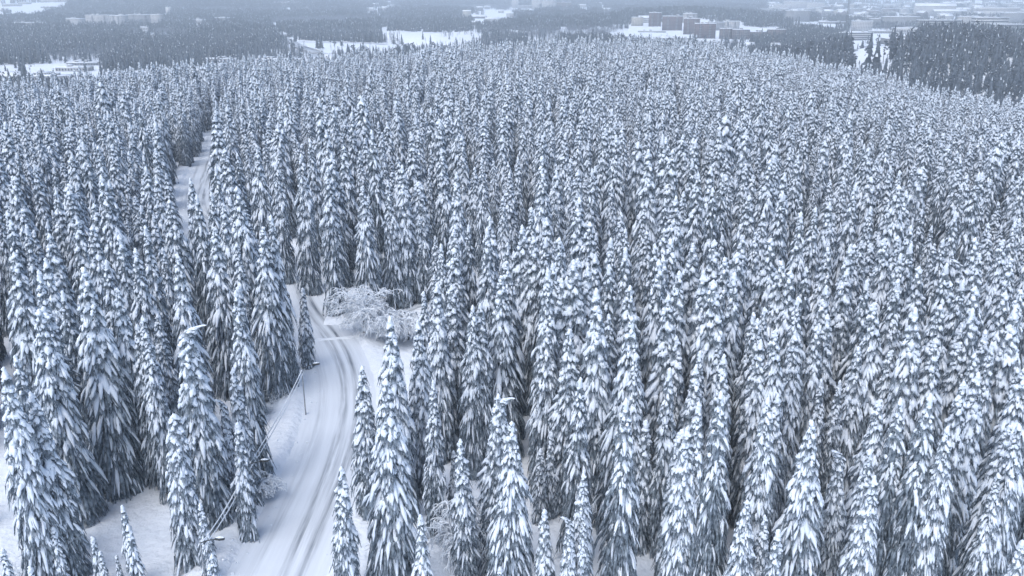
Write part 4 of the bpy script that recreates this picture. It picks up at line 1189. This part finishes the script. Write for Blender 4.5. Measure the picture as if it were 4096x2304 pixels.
# lattice mast
p = hit(3382, 128, 0, 500); Hm = 95.0
e = link('lattice_mast', None, loc=tuple(p), label='tall dark lattice radio mast rising out of the top edge beside the sports field', category='radio mast')
q = [(-2.6, -2.2), (2.6, -2.2), (0, 2.6)]
for a, b in q:
    g = Geo(); g.tube(np.array([(a, b, -1), (a * .5, b * .5, Hm)]), [0.32, 0.22], n=5); link('leg', g.mesh('mast_leg', M['dark_metal']), parent=e)
g = Geo()
for i in range(32):
    z0, z1 = Hm * i / 32, Hm * (i + 1) / 32; f0, f1 = 1 - .5 * i / 32, 1 - .5 * (i + 1) / 32
    for k in range(3):
        a, b = q[k], q[(k + 1) % 3]
        g.tube(np.array([(a[0] * f0, a[1] * f0, z0), (b[0] * f1, b[1] * f1, z1)]), 0.14, n=3, cap=False)
        g.tube(np.array([(a[0] * f1, a[1] * f1, z1), (b[0] * f1, b[1] * f1, z1)]), 0.12, n=3, cap=False)
link('bracing', g.mesh('mast_bracing', M['dark_metal']), parent=e, kind='stuff')

# ------------------------------------------------------------------ far trees
def far_conifer(seed, H=20.0, R0=2.9, tiers=9, snowy=0.3):
    r = np.random.default_rng(seed); g = Geo()
    for k in range(tiers):
        t0 = k / tiers; z0 = H * (0.08 + 0.92 * t0); z1 = min(z0 + H * 0.92 / tiers * 1.9, H)
        rad = R0 * (1 - t0) ** 0.9 + 0.15; n = 8
        th = np.arange(n) / n * 6.283 + r.uniform(0, 1)
        rr = rad * np.where(np.arange(n) % 2, 0.62, 1.05) * r.uniform(0.8, 1.2, n)
        V = np.concatenate([np.stack([rr * np.cos(th), rr * np.sin(th), z0 + r.normal(0, .25, n) - 0.1 * rr], 1), [[0, 0, z1]]])
        F = np.array([(i, (i + 1) % n, n) for i in range(n)])
        sn = r.random(n) < snowy
        g.add(V, F[~sn], 0); g.add(V, F[sn], 1)
    g.tube(np.array([(0, 0, -.5), (0, 0, H * .3)]), [.22, .18], n=4, m=2, cap=False)
    return g
def blob(g, r, c, s, m=0, n=6, fl=.7):
    c = np.array(c, float)
    for i, (f, zf) in enumerate(((0.75, -0.45), (1.0, 0.1), (0.6, .75))):
        pass
    th = np.arange(n) / n * 6.283
    rings = [np.stack([f * s * np.cos(th) * r.uniform(.7, 1.3, n), f * s * np.sin(th) * r.uniform(.7, 1.3, n), np.full(n, zf * s * fl) + r.normal(0, .12 * s, n)], 1) for f, zf in ((.55, -.7), (1, 0), (.6, .7))]
    V = np.concatenate(rings + [[[0, 0, -.95 * s * fl]], [[0, 0, 1.05 * s * fl]]]) + c
    F3 = [(3 * n, (i + 1) % n, i) for i in range(n)]
    F3t = [(2 * n + i, 2 * n + (i + 1) % n, 3 * n + 1) for i in range(n)]
    F4 = [(k * n + i, k * n + (i + 1) % n, (k + 1) * n + (i + 1) % n, (k + 1) * n + i) for k in range(2) for i in range(n)]
    g.add(V, F3, m); g.add(V, F4, m); g.add(V, F3t, 1 if r.random() < .15 else m)
def far_pine(seed, H=19.0):
    r = np.random.default_rng(seed); g = Geo()
    g.tube(np.array([(0, 0, -.5), (.3, 0, H * .5), (0, .2, H * .9)]), [.28, .22, .1], n=5, m=2, cap=False)
    for k in range(22):
        t = r.uniform(.42, 1.0); a = r.uniform(0, 6.28); q = r.uniform(.3, 1) * 3.0 * math.sin(math.pi * min(1, (1.08 - t) / .66)) ** .6
        blob(g, r, (q * math.cos(a), q * math.sin(a), t * H), r.uniform(.6, 1.15), 0, 5)
    return g
def far_birch(seed, H=15.0):
    r = np.random.default_rng(seed); g = Geo()
    g.tube(np.array([(0, 0, -.5), (r.normal(0, .3), r.normal(0, .3), H * .6)]), [.16, .08], n=3, m=0, cap=False)
    for k in range(60):
        t = r.uniform(.25, .95); a = r.uniform(0, 6.28); L = H * .16 * (1.15 - abs(t - .55)); el = r.uniform(.5, 1.3)
        b = np.array([0, 0, t * H * .85]); d = np.array([math.cos(a) * math.cos(el), math.sin(a) * math.cos(el), math.sin(el)]) * L * r.uniform(.8, 1.5)
        s = np.array([-math.sin(a), math.cos(a), 0]) * .07
        g.add([b - s, b + s, b + d], [(0, 1, 2)], 0)
        mid = b + d * .6; d2 = np.array([d[0] * .4 + r.normal(0, .4), d[1] * .4 + r.normal(0, .4), d[2] * .2 + r.normal(0, .3)])
        g.add([mid - s, mid + s, mid + d2], [(0, 1, 2)], 0)
    return g
FM = [M['needles_dark'], M['tree_snow'], M['bark']]
con = [far_conifer(k, 20, 2.7 + .3 * k, snowy=.03) for k in range(4)]
pin = [far_pine(k) for k in range(3)]
bir = [far_birch(k) for k in range(3)]
singles = [bpy.data.objects.new('far_tree_shape', g.mesh('far_tree', FM)) for g in con + pin] + [bpy.data.objects.new('far_tree_shape', g.mesh('far_bare_tree', [M['twig']] * 1)) for g in bir]
def patch(seed, kinds, n=14, rad=15):
    r = np.random.default_rng(seed); g = Geo()
    for k in range(n):
        a, q = r.uniform(0, 6.28), rad * math.sqrt(r.random()); s = r.uniform(.7, 1.15); src = kinds[r.integers(0, len(kinds))]
        g.merge(src, lambda v: v * s + np.array([q * math.cos(a), q * math.sin(a), 0]))
    return g
pc = [patch(k, con + con[:2] + pin[:1]) for k in range(3)]
pbr = patch(9, bir, 12)
patches = [bpy.data.objects.new('far_grove_shape', g.mesh('far_grove', FM)) for g in pc] + [bpy.data.objects.new('far_grove_shape', pbr.mesh('far_bare_grove', [M['twig']]))]

OPEN = [np.array(p, float) for p in [
 [(1515, 108), (1600, 122), (1660, 130), (1780, 133), (1895, 124), (1940, 150), (1915, 180), (1850, 200), (1750, 214), (1640, 206), (1600, 180), (1500, 165)],
 [(2533, 102), (2430, 136), (2420, 172), (2525, 186), (2650, 200), (2790, 190), (2890, 182), (3010, 176), (3150, 166), (3120, 120), (2960, 100), (2800, 96), (2640, 92)],
 [(2048, 176), (2127, 160), (2239, 166), (2260, 200), (2048, 200)],
 [(1190, 160), (1300, 166), (1450, 170), (1560, 178), (1780, 214), (1780, 224), (1360, 226), (1300, 240), (1230, 236), (1150, 200)],
 [(3092, 73), (3143, 78), (3420, 106), (3420, 124), (3270, 128), (3120, 92)],
 [(3390, 164), (3461, 166), (3560, 178), (3555, 320), (3430, 330), (3400, 215)],
 [(-50, 262), (400, 252), (420, 290), (1060, 262), (1300, 232), (1340, 262), (1100, 300), (700, 330), (400, 372), (-50, 372)],
 [(1060, 92), (1095, 90), (1130, 125), (1210, 175), (1330, 232), (1330, 250), (1200, 215), (1090, 140)],
 [(3420, 128), (3640, 128), (3690, 150), (3660, 182), (3500, 176), (3400, 168), (3330, 165)],
 [(-50, -20), (330, -20), (260, 40), (140, 76), (-50, 84)],
 [(1370, 28), (1400, 30), (1440, 62), (1410, 64)],
 [(1870, 60), (2050, 40), (2060, 95), (1900, 115)],
]]
def far_points(D0, D1, sp_):
    n = int(1.3 * (D1 ** 2 - D0 ** 2) / sp_ ** 2 * 0.64)
    y = np.sqrt(rng.uniform(D0 ** 2, D1 ** 2, n)); x = y * rng.uniform(-0.64, 0.64, n)
    z = terrain(x, y); u, v = project(x, y, z)
    dens = np.ones(n)
    for pl in OPEN:
        dens[inside(pl, u, v)] = 0.02
    town = inside(TOWN, u, v) | inside(np.array([(3150, 40), (3640, 100), (4200, 130), (4200, -80), (3100, -80)], float), u, v)
    dens[town] = np.where(noise2(x[town] / 160, y[town] / 160, 77) > 0.16, 0.35, 0.03)
    gaps = noise2(x / 90, y / 90, 31) + 0.5 * noise2(x / 40, y / 40, 32)
    dens *= np.where(gaps < -0.33, 0.25, 1.0)
    B_ = np.interp(x / y, _ba, _bd)
    dens[y < B_ + 50] = 0
    dens[(y < B_ + 190) & (u > 1050) & (u < 3300)] *= 0.35
    d = rng.random(n) < dens
    x, y, z, u, v = x[d], y[d], z[d], u[d], v[d]
    bl = np.array(BLD)
    ok = np.ones(len(x), bool)
    extra = 5 if sp_ < 15 else 14
    for i in range(0, len(x), 5000):
        dd = np.sqrt((x[i:i + 5000, None] - bl[None, :, 0]) ** 2 + (y[i:i + 5000, None] - bl[None, :, 1]) ** 2) - bl[None, :, 2]
        ok[i:i + 5000] = dd.min(1) > extra
    # keep the fronts of the named buildings visible
    for e_, bu, bv, *_ in INFO[:n_named]:
        wpx = 30
        ok &= ~((np.abs(u - bu) < wpx) & (v > bv + 4) & (v < bv + 34) & (rng.random(len(u)) < 0.8))
    return x[ok], y[ok], z[ok], u[ok], v[ok]
x, y, z, u, v = far_points(480, 1750, 7.2)
kind = np.zeros(len(x), int)
bare = (noise2(x / 120, y / 120, 55) + 0.35 * ((u > 1150) & (u < 2100) & (v > 165)) + 0.3 * ((u > 2500) & (u < 3000)) + 0.25 * ((u > 600) & (u < 1000) & (v < 230))) > 0.22
kind[:] = rng.integers(0, 4, len(x)); pn = rng.random(len(x)) < 0.22; kind[pn] = 4 + rng.integers(0, 3, pn.sum())
kind[bare] = np.where(rng.random(bare.sum()) < .85, 7 + rng.integers(0, 3, bare.sum()), kind[bare])
scl = rng.uniform(.65, 1.15, len(x))
for nm, sel, lab in (('hillside_wood', u < 1340, 'dusty dark conifer wood filling the valley left of the highway'),
                     ('lakeside_wood', (u >= 1340) & (u < 3060), 'mixed bare and conifer wood around the lake and brick quarter'),
                     ('slope_wood', u >= 3060, 'dark conifer wood on the slope below the town')):
    k = int(sel.sum())
    scatter(nm, np.stack([x[sel], y[sel], z[sel] - .3], 1), np.stack([np.zeros(k), np.zeros(k), rng.uniform(0, 6.28, k)], 1), np.stack([scl[sel]] * 3, 1), kind[sel], singles, lab)
x, y, z, u, v = far_points(1750, 6800, 27)
kind = rng.integers(0, 3, len(x)); bare = noise2(x / 260, y / 260, 56) > 0.2; kind[bare] = 3
scl = rng.uniform(.8, 1.1, len(x)); k = len(x)
scatter('distant_woodland', np.stack([x, y, z - .5], 1), np.stack([np.zeros(k), np.zeros(k), rng.uniform(0, 6.28, k)], 1), np.stack([scl] * 3, 1), kind, patches, 'hazy distant woodland up to the top edge')

# far trees one can tell apart: u, base v, height px, kind, label
for (u, v, hp, kd, lab) in [
 (1284, 198, 74, 1, 'tallest dark spruce standing alone between highway and lake'), (1270, 196, 58, 2, 'shorter dark spruce touching the tallest lone one'),
 (1170, 218, 60, 3, 'dark spruce beside the highway bridge'), (1340, 207, 50, 5, 'wispy pine on the snow right of the tallest lone spruce'),
 (1453, 200, 46, 1, 'dark spruce at the left of the lakeside row'), (1420, 232, 24, 0, 'small spruce on the straight road verge'),
 (1372, 252, 42, 3, 'dark bushy conifer right of the tent-roofed hall'), (1356, 252, 38, 2, 'lower bushy conifer touching the hall roof'), (1212, 264, 42, 4, 'round dark pine before the school block'),
 (348, 320, 72, 0, 'pointed dark spruce in the middle of the left village'), (409, 320, 48, 4, 'broad snowy pine right of the pointed village spruce'), (450, 324, 46, 5, 'second broad snowy pine in the left village'),
 (489, 314, 78, 6, 'tallest dark pine of the left village clump'), (516, 316, 60, 4, 'dark pine at the right of the village clump'), (711, 290, 46, 5, 'spreading pine above the cottages'), (883, 278, 54, 6, 'big round dark pine between the cottages'),
 (966, 262, 92, 2, 'tall dark spruce left of the school block'), (835, 270, 34, 4, 'small round pine by the depot'), (40, 330, 50, 2, 'dark spruce near the left edge of the village'), (12, 372, 70, 3, 'dark spruce at the left edge of the photo'),
 (3468, 286, 140, 0, 'left dark spire of the two on the open slope'), (3500, 282, 130, 1, 'right dark spire of the two on the open slope'), (3532, 256, 84, 4, 'bare-stemmed pine right of the two dark spires'),
 (3560, 250, 80, 5, 'pine at the left tip of the right-hand wood'), (3044, 178, 60, 2, 'dark conifer before the long brown block'), (3064, 180, 56, 3, 'second dark conifer before the long brown block'),
 (3022, 184, 44, 1, 'low dark conifer left of the pair before the brown block'), (2278, 205, 44, 0, 'dark spruce on the treeline below the snow bank'), (2120, 200, 34, 1, 'small dark spruce on the white bank'),
 (3831, 168, 70, 1, 'spire topping the right-hand wood before the ribbon-windowed block'), (3812, 172, 62, 0, 'neighbouring spire left of the highest one on the right wood'), (3905, 172, 60, 0, 'spire before the ribboned white block')]:
    p = hit(u, v, 0, 480)
    dist = math.hypot(math.hypot(p[0], p[1]), CAMZ - p[2]); H_ = hp * dist / FPX
    src = (con + pin)[kd]; base = 20.0 if kd < 4 else 19.0; s = H_ / base
    e = link('pine_tree' if kd > 3 else 'spruce_tree', None, loc=(p[0], p[1], p[2] - .3), rot=(0, 0, rng.uniform(0, 6.28)), scale=(max(s, .6) * 1.05,) * 2 + (s,), label=lab, category='pine tree' if kd > 3 else 'spruce tree', group='single dark trees of the valley')
    key = ('ft', kd)
    if key not in WIN:
        tr = Geo(); cr = Geo()
        for A_, B_ in ((src.f4, src.m4), (src.f3, src.m3)):
            pass
        allv = np.concatenate(src.v)
        for want, g_ in ((2, tr), (None, cr)):
            f4 = np.concatenate(src.f4) if src.f4 else np.zeros((0, 4), int); m4 = np.concatenate(src.m4) if src.f4 else np.zeros(0, int)
            f3 = np.concatenate(src.f3) if src.f3 else np.zeros((0, 3), int); m3 = np.concatenate(src.m3) if src.f3 else np.zeros(0, int)
            s4 = (m4 == 2) if want == 2 else (m4 != 2); s3 = (m3 == 2) if want == 2 else (m3 != 2)
            g_.v = [allv]; g_.n = len(allv)
            if s4.any(): g_.f4 = [f4[s4]]; g_.m4 = [m4[s4] * (0 if want == 2 else 1)]
            if s3.any(): g_.f3 = [f3[s3]]; g_.m3 = [m3[s3] * (0 if want == 2 else 1)]
        WIN[key] = (tr.mesh('far_trunk', M['bark']), cr.mesh('far_crown', FM[:2]))
    link('trunk', WIN[key][0], parent=e); link('crown', WIN[key][1], parent=e)

# ------------------------------------------------------------------ the winter air
g = Geo(); g.box(-9700, 9700, -1200, 10000, -72, 62)
hm = bpy.data.materials.new('winter_haze'); hm.use_nodes = True
hn = hm.node_tree; hn.nodes.clear()
ho = hn.nodes.new('ShaderNodeOutputMaterial'); hv = hn.nodes.new('ShaderNodeVolumePrincipled')
hv.inputs['Color'].default_value = (0.80, 0.89, 0.97, 1); hv.inputs['Density'].default_value = 0.00023; hv.inputs['Anisotropy'].default_value = 0.0
hn.links.new(hv.outputs[0], ho.inputs['Volume'])
link('haze', g.mesh('haze', hm), kind='stuff', label='pale blue winter haze filling the valley air')
